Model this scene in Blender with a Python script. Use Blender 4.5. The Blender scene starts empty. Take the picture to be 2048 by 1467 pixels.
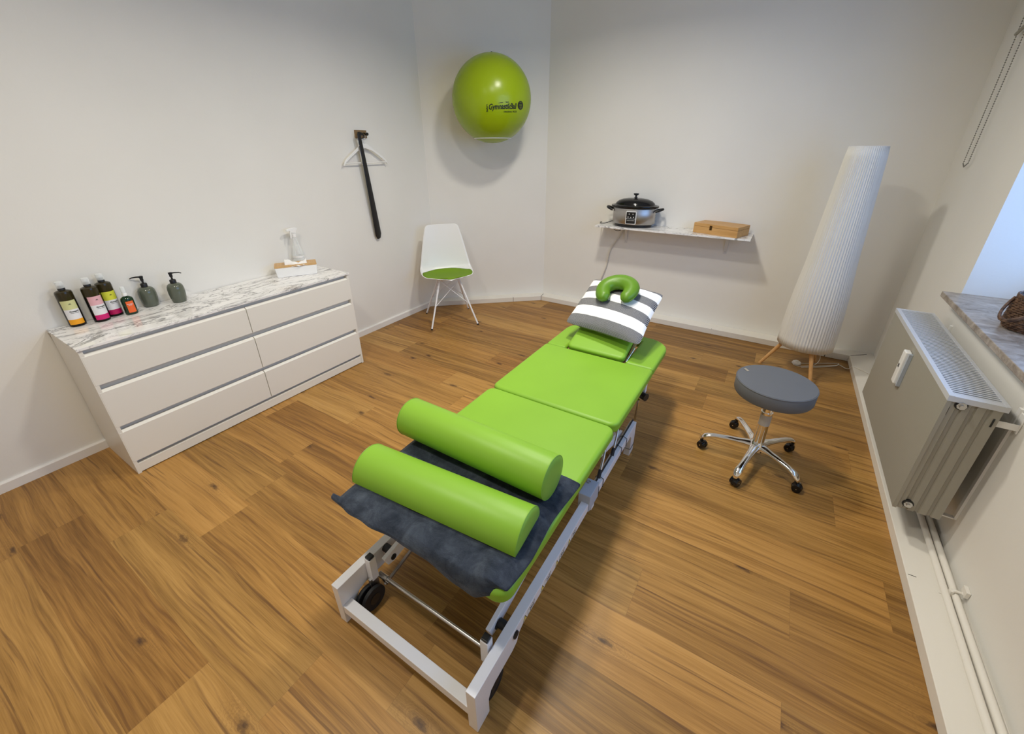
import bpy, bmesh, math, random
from math import sin, cos, pi, sqrt, radians as R
from mathutils import Vector, Matrix, noise as mnoise

random.seed(7)
S = bpy.context.scene
COL = S.collection

# ------------------------------------------------------------------ camera
F_PX, YAW, PITCH, ROLL = 825.8, .559, .438, -.004
CAM = Vector((3.263, -.990, 1.695)); PPX, PPY = 3.0, -53.2
cd = bpy.data.cameras.new('camera'); cam = bpy.data.objects.new('camera', cd); COL.objects.link(cam)
cd.sensor_fit = 'HORIZONTAL'; cd.sensor_width = 36.0
cd.lens = F_PX / 2048 * 36.0
cd.shift_x = -PPX / 2048; cd.shift_y = PPY / 2048
cd.clip_start = .02; cd.clip_end = 60
fw = Vector((-sin(YAW) * cos(PITCH), cos(YAW) * cos(PITCH), -sin(PITCH)))
r0 = Vector((cos(YAW), sin(YAW), 0)); u0 = r0.cross(fw)
rr = r0 * cos(ROLL) + u0 * sin(ROLL); uu = u0 * cos(ROLL) - r0 * sin(ROLL)
m3 = Matrix((rr, uu, -fw)).transposed()
cam.matrix_world = Matrix.Translation(CAM) @ m3.to_4x4()
S.camera = cam

# ------------------------------------------------------------------ world, lights, exposure
S.view_settings.view_transform = 'Standard'
S.view_settings.look = 'None'
S.view_settings.gamma = 1.0
S.view_settings.use_curve_mapping = False
S.view_settings.exposure = 0.0
try:
    S.cycles.use_denoising = True
    S.cycles.max_bounces = 10; S.cycles.diffuse_bounces = 6
    S.cycles.sample_clamp_indirect = 4.0
    S.cycles.caustics_refractive = False; S.cycles.caustics_reflective = False
except Exception:
    pass
w = bpy.data.worlds.new('overcast_sky'); S.world = w; w.use_nodes = True
bg = w.node_tree.nodes['Background']
bg.inputs[0].default_value = (.27, .51, 1.0, 1); bg.inputs[1].default_value = 3.7

def area(name, loc, size, power, color, shape='DISK', rot=(0, 0, 0), size_y=None):
    l = bpy.data.lights.new(name, 'AREA'); l.shape = shape; l.size = size
    if size_y: l.size_y = size_y
    l.energy = power; l.color = color
    o = bpy.data.objects.new(name, l); COL.objects.link(o); o.location = loc; o.rotation_euler = rot
    return o
WARM = (1.0, .945, .825)
for nm, lc, pw in (('ceiling_light_far', (2.10, 1.62, 3.04), 28), ('ceiling_light_near', (2.30, .60, 3.04), 24), ('ceiling_light_entry', (1.75, -.75, 3.04), 24)):
    area(nm, lc, .24, pw, WARM).data.spread = R(156)
pt = area('window_portal', (4.50, .95, 1.75), 2.4, 1, (1, 1, 1), 'RECTANGLE', (0, R(90), 0), 1.5)
pt.rotation_euler = (0, R(90), 0); pt.data.size = 1.6; pt.data.size_y = 2.5
pt.data.cycles.is_portal = True

# ------------------------------------------------------------------ materials
def mat(name, base, rough=.5, metal=0.0, spec=.5, coat=0.0, trans=0.0, ior=1.45, sheen=0.0):
    m = bpy.data.materials.new(name); m.use_nodes = True
    b = m.node_tree.nodes['Principled BSDF']
    b.inputs['Base Color'].default_value = (*base, 1)
    b.inputs['Roughness'].default_value = rough
    b.inputs['Metallic'].default_value = metal
    b.inputs['Specular IOR Level'].default_value = spec
    b.inputs['Coat Weight'].default_value = coat
    b.inputs['Transmission Weight'].default_value = trans
    b.inputs['IOR'].default_value = ior
    b.inputs['Sheen Weight'].default_value = sheen
    return m
def nd(m, t, **kw):
    n = m.node_tree.nodes.new(t)
    for k, v in kw.items(): setattr(n, k, v)
    return n
def lk(m, a, b): m.node_tree.links.new(a, b)
def bsdf(m): return m.node_tree.nodes['Principled BSDF']
def coord(m, kind='Object', scale=(1, 1, 1), rot=(0, 0, 0), loc=(0, 0, 0)):
    t = nd(m, 'ShaderNodeTexCoord'); mp = nd(m, 'ShaderNodeMapping')
    mp.inputs['Scale'].default_value = scale; mp.inputs['Rotation'].default_value = rot; mp.inputs['Location'].default_value = loc
    lk(m, t.outputs[kind], mp.inputs[0]); return mp.outputs[0]
def noise(m, vec, scale=5, detail=4, rough=.5, dist=0):
    n = nd(m, 'ShaderNodeTexNoise'); n.inputs['Scale'].default_value = scale
    n.inputs['Detail'].default_value = detail; n.inputs['Roughness'].default_value = rough
    n.inputs['Distortion'].default_value = dist
    if vec is not None: lk(m, vec, n.inputs['Vector'])
    return n.outputs['Fac']
def ramp(m, fac, stops):
    r = nd(m, 'ShaderNodeValToRGB'); e = r.color_ramp.elements
    while len(e) > 1: e.remove(e[-1])
    for i, (p, c) in enumerate(stops):
        x = e[0] if i == 0 else e.new(p)
        x.position = p; x.color = (*c, 1) if len(c) == 3 else c
    lk(m, fac, r.inputs[0]); return r.outputs[0]
def bump(m, h, strength=.2, dist=.01):
    b = nd(m, 'ShaderNodeBump'); b.inputs['Strength'].default_value = strength; b.inputs['Distance'].default_value = dist
    lk(m, h, b.inputs['Height']); lk(m, b.outputs[0], bsdf(m).inputs['Normal']); return b
def mix(m, a, b, fac, mode='MIX'):
    n = nd(m, 'ShaderNodeMix', data_type='RGBA', blend_type=mode)
    for s, v in ((n.inputs[0], fac), (n.inputs[6], a), (n.inputs[7], b)):
        if hasattr(v, 'is_linked') or hasattr(v, 'node'): lk(m, v, s)
        else: s.default_value = v if not isinstance(v, tuple) else ((*v, 1) if len(v) == 3 else v)
    return n.outputs[2]
def math_(m, op, a, b=None, c=None):
    n = nd(m, 'ShaderNodeMath', operation=op)
    for i, v in enumerate((a, b, c)):
        if v is None: continue
        if hasattr(v, 'node'): lk(m, v, n.inputs[i])
        else: n.inputs[i].default_value = v
    return n.outputs[0]
def sepxyz(m, v):
    n = nd(m, 'ShaderNodeSeparateXYZ'); lk(m, v, n.inputs[0]); return n.outputs
def comb(m, x, y, z):
    n = nd(m, 'ShaderNodeCombineXYZ')
    for i, v in enumerate((x, y, z)):
        if hasattr(v, 'node'): lk(m, v, n.inputs[i])
        else: n.inputs[i].default_value = v
    return n.outputs[0]

def wall_mat(name, base):
    m = mat(name, base, .85, spec=.25)
    v = coord(m)
    c = ramp(m, noise(m, v, 1.3, 3), [(.3, tuple(x * .97 for x in base)), (.7, tuple(min(1, x * 1.02) for x in base))])
    lk(m, c, bsdf(m).inputs['Base Color'])
    bump(m, noise(m, v, 90, 4, .6), .12, .004)
    return m
M = {}
M['wall'] = wall_mat('white_wall_paint', (.80, .785, .745))
M['ceil'] = wall_mat('ceiling_paint', (.80, .78, .74))
M['tile'] = wall_mat('painted_boxing', (.80, .77, .71)); bsdf(M['tile']).inputs['Roughness'].default_value = .45
M['base'] = mat('white_skirting_paint', (.82, .80, .77), .4)
M['gap'] = mat('dark_joint', (.04, .035, .03), .9)
M['lacquer'] = mat('white_lacquer', (.78, .76, .70), .32)
M['whitegloss'] = mat('white_plastic', (.86, .86, .85), .3)
M['whitemetal'] = mat('white_powder_coat', (.80, .80, .83), .35)
M['chrome'] = mat('chrome', (.86, .84, .82), .09, 1)
M['steel'] = mat('zinc_steel', (.55, .54, .53), .35, 1)
M['black'] = mat('black_plastic', (.012, .012, .013), .35)
M['rubber'] = mat('black_rubber', (.015, .015, .016), .6)
M['blackgloss'] = mat('black_enamel', (.006, .006, .007), .12)
M['chainmetal'] = mat('dull_bead_chain', (.22, .21, .19), .45)
M['clearsilver'] = mat('pale_silver_plastic', (.70, .70, .69), .3)
M['cable'] = mat('grey_cable', (.58, .55, .50), .5)
M['whitecable'] = mat('white_cable', (.78, .74, .66), .45)
M['greybox'] = mat('pale_blue_grey_plastic', (.42, .47, .55), .4)
M['ink'] = mat('black_ink', (.01, .015, .008), .5)
M['white_ink'] = mat('white_ink', (.75, .75, .72), .6)
M['yellow'] = mat('yellow_warning', (.80, .62, .10), .5)

# floor -------------------------------------------------------------
m = M['floor'] = mat('oak_vinyl_planks', (.4, .22, .08), .36, spec=.4)
x, y, z = sepxyz(m, coord(m))
row = math_(m, 'FLOOR', math_(m, 'DIVIDE', math_(m, 'SUBTRACT', y, .114), .24))
wn = nd(m, 'ShaderNodeTexWhiteNoise', noise_dimensions='1D'); lk(m, row, wn.inputs['W'])
xs = math_(m, 'ADD', math_(m, 'DIVIDE', x, 1.28), wn.outputs['Value'])
pid = math_(m, 'FLOOR', xs)
wn2 = nd(m, 'ShaderNodeTexWhiteNoise', noise_dimensions='2D'); lk(m, comb(m, row, pid, 0), wn2.inputs['Vector'])
pr = wn2.outputs['Value']
off = math_(m, 'MULTIPLY', pr, 37.0)
def gx(kx_, ky_, warp=0.0, extra=0.0):
    yy_ = math_(m, 'ADD', math_(m, 'MULTIPLY', y, ky_), off)
    if warp: yy_ = math_(m, 'ADD', yy_, math_(m, 'MULTIPLY', wob, warp))
    return comb(m, math_(m, 'ADD', math_(m, 'MULTIPLY', x, kx_), math_(m, 'ADD', off, extra)), yy_, off)
wob = noise(m, gx(.7, 2.4), 1.3, 2, .5)
figure = noise(m, gx(.42, 10.0, 1.6), 1.6, 5, .60)          # broad soft bands
fibre = noise(m, gx(1.3, 62.0, 4.0), 1.5, 5, .62)          # fine grain
pores = noise(m, gx(7.0, 260.0, 6.0), 1.2, 2, .5)
tone = math_(m, 'ADD', math_(m, 'MULTIPLY', figure, .44), math_(m, 'MULTIPLY', fibre, .36))
tone = math_(m, 'ADD', tone, math_(m, 'MULTIPLY', pores, .18))
tone = math_(m, 'ADD', tone, math_(m, 'MULTIPLY', math_(m, 'SUBTRACT', pr, .5), .20))
c = ramp(m, tone, [(.28, (.125, .060, .013)), (.39, (.220, .111, .026)), (.50, (.345, .186, .048)), (.60, (.435, .243, .068)), (.74, (.51, .30, .095))])
wn3 = nd(m, 'ShaderNodeTexWhiteNoise', noise_dimensions='2D'); lk(m, comb(m, pid, row, 0), wn3.inputs['Vector'])
c = mix(m, c, (1.10, .93, .80), math_(m, 'MULTIPLY', wn3.outputs['Value'], .45), 'MULTIPLY')
# thin dark streaks
st = noise(m, gx(.8, 36.0, 4.5, 5.0), 1.5, 4, .55)
sfac = ramp(m, st, [(.555, (0, 0, 0)), (.68, (1, 1, 1))])
c = mix(m, c, (.13, .055, .017), math_(m, 'MULTIPLY', sfac, .60))
st2 = noise(m, gx(2.2, 74.0, 6.0, 9.0), 1.0, 3, .5)
c = mix(m, c, (.10, .042, .014), math_(m, 'MULTIPLY', ramp(m, st2, [(.63, (0, 0, 0)), (.71, (1, 1, 1))]), .6))
# knots with rings around them
vo = nd(m, 'ShaderNodeTexVoronoi', voronoi_dimensions='2D'); vo.inputs['Scale'].default_value = 1.0; vo.inputs['Randomness'].default_value = .9
kx = math_(m, 'ADD', math_(m, 'MULTIPLY', x, 1.7), off)
ky = math_(m, 'ADD', math_(m, 'MULTIPLY', y, 4.6), math_(m, 'MULTIPLY', wob, .35))
lk(m, comb(m, kx, ky, 0), vo.inputs['Vector'])
kr = sepxyz(m, vo.outputs['Color'])[0]
on_ = math_(m, 'GREATER_THAN', kr, .60)
small = noise(m, comb(m, math_(m, 'MULTIPLY', x, 26.0), math_(m, 'MULTIPLY', y, 60.0), off), 1.0, 3, .6)
kd = math_(m, 'ADD', vo.outputs['Distance'], math_(m, 'MULTIPLY', math_(m, 'SUBTRACT', small, .5), .16))
kf = math_(m, 'MULTIPLY', ramp(m, kd, [(.0, (1, 1, 1)), (.03, (.7, .7, .7)), (.075, (0, 0, 0))]), on_)
rings_ = math_(m, 'MULTIPLY', math_(m, 'MULTIPLY', ramp(m, kd, [(.06, (1, 1, 1)), (.28, (0, 0, 0))]), on_), math_(m, 'GREATER_THAN', math_(m, 'SINE', math_(m, 'MULTIPLY', kd, 190.0)), .35))
c = mix(m, c, (.17, .08, .026), math_(m, 'MULTIPLY', rings_, .35))
c = mix(m, c, (.060, .028, .013), math_(m, 'MULTIPLY', kf, .9))
# joints
fy = math_(m, 'FRACT', math_(m, 'DIVIDE', math_(m, 'SUBTRACT', y, .114), .24))
fx = math_(m, 'FRACT', xs)
ey = math_(m, 'MINIMUM', fy, math_(m, 'SUBTRACT', 1.0, fy)); ex = math_(m, 'MINIMUM', fx, math_(m, 'SUBTRACT', 1.0, fx))
jy = math_(m, 'LESS_THAN', ey, .0030); jx = math_(m, 'LESS_THAN', ex, .0006)
jj = math_(m, 'MAXIMUM', jy, jx)
c = mix(m, c, (.12, .055, .02), math_(m, 'MULTIPLY', jj, .30))
g2 = pores
lk(m, c, bsdf(m).inputs['Base Color'])
bump(m, math_(m, 'ADD', math_(m, 'MULTIPLY', g2, .5), math_(m, 'MULTIPLY', jj, -1.0)), .12, .002)
rg = math_(m, 'ADD', .33, math_(m, 'MULTIPLY', g2, .16)); lk(m, rg, bsdf(m).inputs['Roughness'])

# marble laminate -----------------------------------------------------
def marble(name, long_axis):
    m = mat(name, (.85, .84, .83), .14, spec=.5)
    sc = (1, .38, 1) if long_axis == 'y' else (.38, 1, 1)
    v = coord(m, scale=sc, rot=(0, 0, .25))
    base = ramp(m, noise(m, v, 5, 5, .6, .8), [(.28, (.66, .65, .65)), (.45, (.86, .85, .84)), (1, (.88, .87, .86))])
    def vein(scale, width, dist, seed):
        v2 = coord(m, scale=sc, rot=(0, 0, .35), loc=(seed, seed, 0))
        n = noise(m, v2, scale, 7, .62, dist)
        d = math_(m, 'ABSOLUTE', math_(m, 'SUBTRACT', n, .5))
        return ramp(m, d, [(0, (1, 1, 1)), (width, (0, 0, 0))])
    c = mix(m, base, (.13, .125, .13), math_(m, 'MULTIPLY', vein(4.6, .018, 1.0, 0), .85))
    c = mix(m, c, (.33, .32, .32), math_(m, 'MULTIPLY', vein(9.5, .020, .8, 4.3), .55))
    lk(m, c, bsdf(m).inputs['Base Color']); return m
M['marble_y'] = marble('marble_laminate_top', 'y'); M['marble_x'] = marble('marble_laminate_shelf', 'x')

def leather(name, base, rough=.42):
    m = mat(name, base, rough, spec=.4); v = coord(m)
    bump(m, noise(m, v, 600, 2, .5), .12, .001)
    c = ramp(m, noise(m, v, 3, 2), [(.3, tuple(a * .95 for a in base)), (.7, tuple(a * 1.03 for a in base))])
    lk(m, c, bsdf(m).inputs['Base Color']); return m
M['green'] = leather('lime_green_leatherette', (.222, .43, .033))
M['green_cap'] = leather('lime_green_end_panel', (.20, .40, .05))
M['green_dark'] = leather('grass_green_leatherette', (.110, .240, .016), .38)
M['green_felt'] = leather('green_seat_felt', (.17, .30, .012), .8)
M['vinyl'] = leather('grey_vinyl', (.125, .128, .134), .5)
m = M['blanket'] = mat('slate_plush', (.05, .06, .08), .95, spec=.1, sheen=.35)
bsdf(m).inputs['Sheen Roughness'].default_value = .4; bsdf(m).inputs['Sheen Tint'].default_value = (.55, .62, .78, 1)
v = coord(m)
c = ramp(m, noise(m, v, 14, 5, .65, .6), [(.3, (.018, .023, .033)), (.5, (.036, .044, .060)), (.75, (.075, .089, .113))])
lk(m, c, bsdf(m).inputs['Base Color'])
bump(m, math_(m, 'ADD', noise(m, v, 220, 4, .7), math_(m, 'MULTIPLY', noise(m, v, 30, 3, .6), 2.0)), .5, .004)

# pillow: stripes in its own local frame
m = M['pillow'] = mat('striped_cotton', (.8, .8, .8), .9, spec=.15)
px_, py_, pz_ = sepxyz(m, coord(m))
vv = math_(m, 'DIVIDE', math_(m, 'ADD', py_, .25), .5)
blk = ramp(m, vv, [(0, (1, 1, 1)), (.155, (0, 0, 0)), (.315, (1, 1, 1)), (.465, (0, 0, 0)), (.615, (1, 1, 1)), (.765, (0, 0, 0)), (.925, (1, 1, 1))])
for n_ in m.node_tree.nodes:
    if n_.type == 'VALTORGB': n_.color_ramp.interpolation = 'CONSTANT'
pin = math_(m, 'GREATER_THAN', math_(m, 'SINE', math_(m, 'MULTIPLY', px_, 2 * pi / .0050)), -.1)
dk = mix(m, (.34, .34, .35), (.030, .032, .040), pin)
c = mix(m, (.86, .86, .85), dk, blk)
lk(m, c, bsdf(m).inputs['Base Color'])
bump(m, noise(m, coord(m), 400, 2), .15, .001)

def wood(name, dark, light, axis='x', sc=1.0, rough=.45):
    m = mat(name, light, rough)
    s = {'x': (2 * sc, 26 * sc, 26 * sc), 'y': (26 * sc, 2 * sc, 26 * sc), 'z': (26 * sc, 26 * sc, 2 * sc)}[axis]
    c = ramp(m, noise(m, coord(m, scale=s), 2.0, 5, .6, .4), [(.3, dark), (.7, light)])
    lk(m, c, bsdf(m).inputs['Base Color']); return m
M['beech'] = wood('beech_leg', (.52, .27, .095), (.66, .38, .15), 'z')
M['bamboo'] = wood('bamboo', (.50, .27, .085), (.62, .36, .135), 'x')
M['bamboo_lid'] = wood('bamboo_lid', (.55, .33, .13), (.68, .43, .19), 'y')
M['oakplate'] = wood('oak_plate', (.20, .125, .06), (.30, .20, .10), 'y')
M['ply'] = wood('plywood', (.30, .17, .08), (.42, .25, .13), 'y')

m = M['ball'] = mat('lime_pvc', (.275, .385, .003), .27, spec=.5)
bz = sepxyz(m, coord(m))[2]
fr = math_(m, 'FRACT', math_(m, 'DIVIDE', bz, .028))
ln = math_(m, 'LESS_THAN', fr, .07)
rg = nd(m, 'ShaderNodeBump'); rg.inputs['Strength'].default_value = .25; rg.inputs['Distance'].default_value = .002
lk(m, math_(m, 'ADD', math_(m, 'MULTIPLY', ln, -1.0), math_(m, 'MULTIPLY', noise(m, coord(m), 260, 2), .25)), rg.inputs['Height']); lk(m, rg.outputs[0], bsdf(m).inputs['Normal'])

m = M['shade'] = mat('pleated_paper', (.86, .85, .82), .9, spec=.1)
tr = nd(m, 'ShaderNodeBsdfTranslucent'); tr.inputs[0].default_value = (.9, .88, .82, 1)
mx = nd(m, 'ShaderNodeMixShader'); mx.inputs[0].default_value = .22
out = [n for n in m.node_tree.nodes if n.type == 'OUTPUT_MATERIAL'][0]
lk(m, bsdf(m).outputs[0], mx.inputs[1]); lk(m, tr.outputs[0], mx.inputs[2]); lk(m, mx.outputs[0], out.inputs[0])

m = M['brushed'] = mat('brushed_steel', (.46, .44, .42), .34, 1)
bsdf(m).inputs['Anisotropic'].default_value = .7
bump(m, noise(m, coord(m, scale=(3, 3, 300)), 1.0, 2), .15, .001)
M['radiator'] = mat('radiator_enamel', (.33, .315, .27), .42)
M['grille'] = mat('daylit_grille_enamel', (.58, .60, .64), .38)  # paler, bluer than the panels: window daylight on top put into the colour
m = M['stone'] = mat('travertine', (.36, .30, .24), .32)
v = coord(m, scale=(1.6, 2.2, 3), rot=(0, 0, .5))
c = ramp(m, noise(m, v, 9, 6, .62, .9), [(.28, (.155, .115, .080)), (.48, (.31, .255, .205)), (.72, (.47, .41, .355))])
lk(m, c, bsdf(m).inputs['Base Color'])
m = M['wicker'] = mat('dark_wicker', (.10, .055, .032), .6)
c = ramp(m, noise(m, coord(m, scale=(30, 30, 30)), 2.0, 2), [(.3, (.045, .022, .014)), (.7, (.19, .105, .06))])
lk(m, c, bsdf(m).inputs['Base Color'])
M['amber'] = mat('dark_amber_bottle', (.008, .006, .004), .15, spec=.3)
M['amber_clear'] = mat('amber_glass_shoulder', (.032, .024, .008), .12, spec=.4)
M['greenglass'] = mat('dark_green_glass', (.004, .028, .010), .12, spec=.6)
M['olive'] = mat('olive_ceramic', (.105, .118, .088), .13, spec=.6)
M['clearcap'] = mat('clear_cap', (.90, .90, .90), .10, trans=.85, ior=1.4)
M['clear'] = mat('clear_pet', (.93, .96, .96), .04, trans=.94, ior=1.25)
for k_, f_ in (('clear', .80), ('clearcap', .55)):
    m = M[k_]; bsdf(m).inputs['Transmission Weight'].default_value = 0; bsdf(m).inputs['Base Color'].default_value = (.88, .91, .91, 1)
    tp = nd(m, 'ShaderNodeBsdfTransparent'); lw = nd(m, 'ShaderNodeLayerWeight'); lw.inputs[0].default_value = .35
    fc = math_(m, 'MULTIPLY', math_(m, 'SUBTRACT', 1.0, lw.outputs['Facing']), f_)
    gm = nd(m, 'ShaderNodeMixShader'); lk(m, fc, gm.inputs[0]); lk(m, bsdf(m).outputs[0], gm.inputs[1]); lk(m, tp.outputs[0], gm.inputs[2])
    lk(m, gm.outputs[0], [n for n in m.node_tree.nodes if n.type == 'OUTPUT_MATERIAL'][0].inputs[0])
M['paper'] = mat('tissue_paper', (.88, .87, .85), .95, spec=.1)
M['lab_white'] = mat('label_white', (.78, .77, .78), .5)
for k, col in dict(lab_sage=(.62, .62, .30), lab_pink=(.75, .42, .46), lab_lime=(.66, .66, .05), lab_orange=(.85, .36, .01), lab_magenta=(.62, .01, .16), lab_crimson=(.50, .005, .10), lab_red=(.82, .13, .025)).items():
    M[k] = mat(k, col, .45)
M['cloth_blue'] = mat('blue_grey_cloth', (.16, .22, .34), .9)
m = M['glass'] = mat('window_glass', (1, 1, 1), .02)
tp = nd(m, 'ShaderNodeBsdfTransparent'); gmx = nd(m, 'ShaderNodeMixShader'); gmx.inputs[0].default_value = .93
lk(m, bsdf(m).outputs[0], gmx.inputs[1]); lk(m, tp.outputs[0], gmx.inputs[2]); lk(m, gmx.outputs[0], [n for n in m.node_tree.nodes if n.type == 'OUTPUT_MATERIAL'][0].inputs[0])
M['bronze'] = mat('bronze_catch', (.10, .055, .02), .4, .8)

# ------------------------------------------------------------------ geometry helpers
class G:
    """collects geometry into one bmesh"""
    def __init__(s): s.b = bmesh.new()
    def faces(s, vs, fs):
        v = [s.b.verts.new(p) for p in vs]
        for f in fs:
            try: s.b.faces.new([v[i] for i in f])
            except ValueError: pass
        return s
    def box(s, x0, x1, y0, y1, z0, z1, mtx=None):
        vs = [Vector((x, y, z)) for x in (x0, x1) for y in (y0, y1) for z in (z0, z1)]
        if mtx: vs = [mtx @ v for v in vs]
        return s.faces(vs, [(0, 1, 3, 2), (4, 6, 7, 5), (0, 4, 5, 1), (2, 3, 7, 6), (0, 2, 6, 4), (1, 5, 7, 3)])
    def prism(s, poly, a, b, axis='z', mtx=None):
        def P(u, v, w): return {'z': (u, v, w), 'x': (w, u, v), 'y': (u, w, v)}[axis]
        n = len(poly); vs = [Vector(P(u, v, a)) for u, v in poly] + [Vector(P(u, v, b)) for u, v in poly]
        if mtx: vs = [mtx @ v for v in vs]
        fs = [tuple(range(n - 1, -1, -1)), tuple(range(n, 2 * n))] + [(i, (i + 1) % n, n + (i + 1) % n, n + i) for i in range(n)]
        return s.faces(vs, fs)
    def rings(s, rings, cap=True, closed=True):
        n = len(rings[0]); vs = [p for r in rings for p in r]; fs = []
        for i in range(len(rings) - 1):
            for j in range(n if closed else n - 1):
                k = (j + 1) % n
                fs.append((i * n + j, i * n + k, (i + 1) * n + k, (i + 1) * n + j))
        if cap: fs += [tuple(range(n - 1, -1, -1)), tuple(range((len(rings) - 1) * n, len(rings) * n))]
        return s.faces(vs, fs)
    def cyl(s, p0, p1, r0, r1=None, n=20, cap=True):
        p0, p1 = Vector(p0), Vector(p1); r1 = r0 if r1 is None else r1
        d = (p1 - p0).normalized(); a = d.orthogonal().normalized(); b = d.cross(a)
        return s.rings([[p + (a * cos(2 * pi * i / n) + b * sin(2 * pi * i / n)) * r for i in range(n)] for p, r in ((p0, r0), (p1, r1))], cap)
    def lathe(s, prof, n=32, c=(0, 0, 0), sx=1, sy=1, cap=True):
        c = Vector(c)
        return s.rings([[c + Vector((r * cos(2 * pi * i / n) * sx, r * sin(2 * pi * i / n) * sy, z)) for i in range(n)] for r, z in prof], cap)
    def tube(s, pts, r, n=8, closed=False, cap=True, smooth=0):
        pts = [Vector(p) for p in pts]
        for _ in range(smooth):
            q = []
            m_ = len(pts)
            rng = range(m_ if closed else m_ - 1)
            if not closed: q.append(pts[0])
            for i in rng:
                a, b = pts[i], pts[(i + 1) % m_]
                q += [a.lerp(b, .25), a.lerp(b, .75)]
            if not closed: q.append(pts[-1])
            pts = q
        m_ = len(pts); rs = []; up = None
        for i in range(m_):
            t = (pts[(i + 1) % m_] - pts[i - 1]) if closed else (pts[min(i + 1, m_ - 1)] - pts[max(i - 1, 0)])
            t.normalize()
            if up is None: up = t.orthogonal().normalized()
            up = (up - t * up.dot(t)).normalized(); b = t.cross(up)
            rad = r(i / (m_ - 1)) if callable(r) else r
            rs.append([pts[i] + (up * cos(2 * pi * j / n) + b * sin(2 * pi * j / n)) * rad for j in range(n)])
        if closed: rs.append(rs[0]); cap = False
        return s.rings(rs, cap)
    def ball(s, c, r, n=24, m_=14, sz=1):
        c = Vector(c); prof = [(max(1e-4, r * sin(pi * i / m_)), -r * sz * cos(pi * i / m_)) for i in range(m_ + 1)]
        return s.lathe(prof, n, c)
    def grid(s, fn, nu, nv, closed_u=False):
        vs = [Vector(fn(i / (nu if closed_u else nu - 1), j / (nv - 1))) for j in range(nv) for i in range(nu)]
        fs = []
        for j in range(nv - 1):
            for i in range(nu if closed_u else nu - 1):
                k = (i + 1) % nu
                fs.append((j * nu + i, j * nu + k, (j + 1) * nu + k, (j + 1) * nu + i))
        return s.faces(vs, fs)

def obj(name, g, material, parent=None, smooth=False, bevel=0, seg=2, sub=0, solid=0, offset=-1, mtx=None):
    b = g.b if isinstance(g, G) else g
    if mtx: bmesh.ops.transform(b, matrix=mtx, verts=b.verts)
    bmesh.ops.remove_doubles(b, verts=b.verts, dist=1e-6)
    bmesh.ops.recalc_face_normals(b, faces=b.faces)
    me = bpy.data.meshes.new(name); b.to_mesh(me); b.free()
    if material is not None: me.materials.append(material)
    for p in me.polygons: p.use_smooth = smooth or bevel > 0 or sub > 0
    o = bpy.data.objects.new(name, me); COL.objects.link(o)
    if parent: o.parent = parent
    if solid:
        q = o.modifiers.new('solid', 'SOLIDIFY'); q.thickness = solid; q.offset = offset
    if bevel:
        q = o.modifiers.new('bevel', 'BEVEL'); q.width = bevel; q.segments = seg; q.limit_method = 'ANGLE'; q.angle_limit = R(40)
        q.harden_normals = True
    if sub:
        q = o.modifiers.new('sub', 'SUBSURF'); q.levels = sub; q.render_levels = sub
    if smooth and not bevel and not sub:
        try: me.set_sharp_from_angle(angle=R(45))
        except Exception: pass
    return o
def thing(name, label, cat, loc=(0, 0, 0), rotz=0, group=None):
    o = bpy.data.objects.new(name, None); COL.objects.link(o); o.empty_display_size = .05
    o.location = loc; o.rotation_euler = (0, 0, rotz); o['label'] = label; o['category'] = cat
    if group: o['group'] = group
    return o
def tag(o, label, cat, group=None):
    o['label'] = label; o['category'] = cat
    if group: o['group'] = group
    return o
def struct(o): o['kind'] = 'structure'; return o
def centre(o):
    """move a single-mesh thing's origin to the centre of its foot"""
    me = o.data; xs = [v.co for v in me.vertices]
    c = Vector(((min(v.x for v in xs) + max(v.x for v in xs)) / 2, (min(v.y for v in xs) + max(v.y for v in xs)) / 2, min(v.z for v in xs)))
    me.transform(Matrix.Translation(-c)); o.location = c; return o
def text_mesh(body, size, bold=0.0, extrude=0.0, align='CENTER', shear=0, spacing=1.0):
    cu = bpy.data.curves.new('lettering', 'FONT'); cu.body = body; cu.size = size; cu.offset = bold; cu.extrude = extrude
    cu.align_x = align; cu.align_y = 'CENTER'; cu.shear = shear; cu.space_character = spacing; cu.resolution_u = 3
    o = bpy.data.objects.new('tmp', cu); COL.objects.link(o)
    dg = bpy.context.evaluated_depsgraph_get(); me = bpy.data.meshes.new_from_object(o.evaluated_get(dg))
    bpy.data.objects.remove(o); bpy.data.curves.remove(cu)
    b = bmesh.new(); b.from_mesh(me); bpy.data.meshes.remove(me); return b
def lookup(p, t):
    """piecewise linear interpolation in [(x, y)...]"""
    for (a, b), (c, d) in zip(p, p[1:]):
        if t <= c: return b + (d - b) * max(0, (t - a)) / (c - a)
    return p[-1][1]
def rrect(x0, x1, y0, y1, r, n=6):
    if not isinstance(r, (tuple, list)): r = (r,) * 4
    out = []
    for (cx, cy, a0), q in zip(((x0, y0, pi), (x1, y0, 1.5 * pi), (x1, y1, 0), (x0, y1, .5 * pi)), r):
        sx = 1 if cx == x0 else -1; sy = 1 if cy == y0 else -1
        if q <= 0: out.append((cx, cy)); continue
        for i in range(n + 1):
            a = a0 + .5 * pi * i / n; out.append((cx + sx * q + q * cos(a), cy + sy * q + q * sin(a)))
    return out

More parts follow.
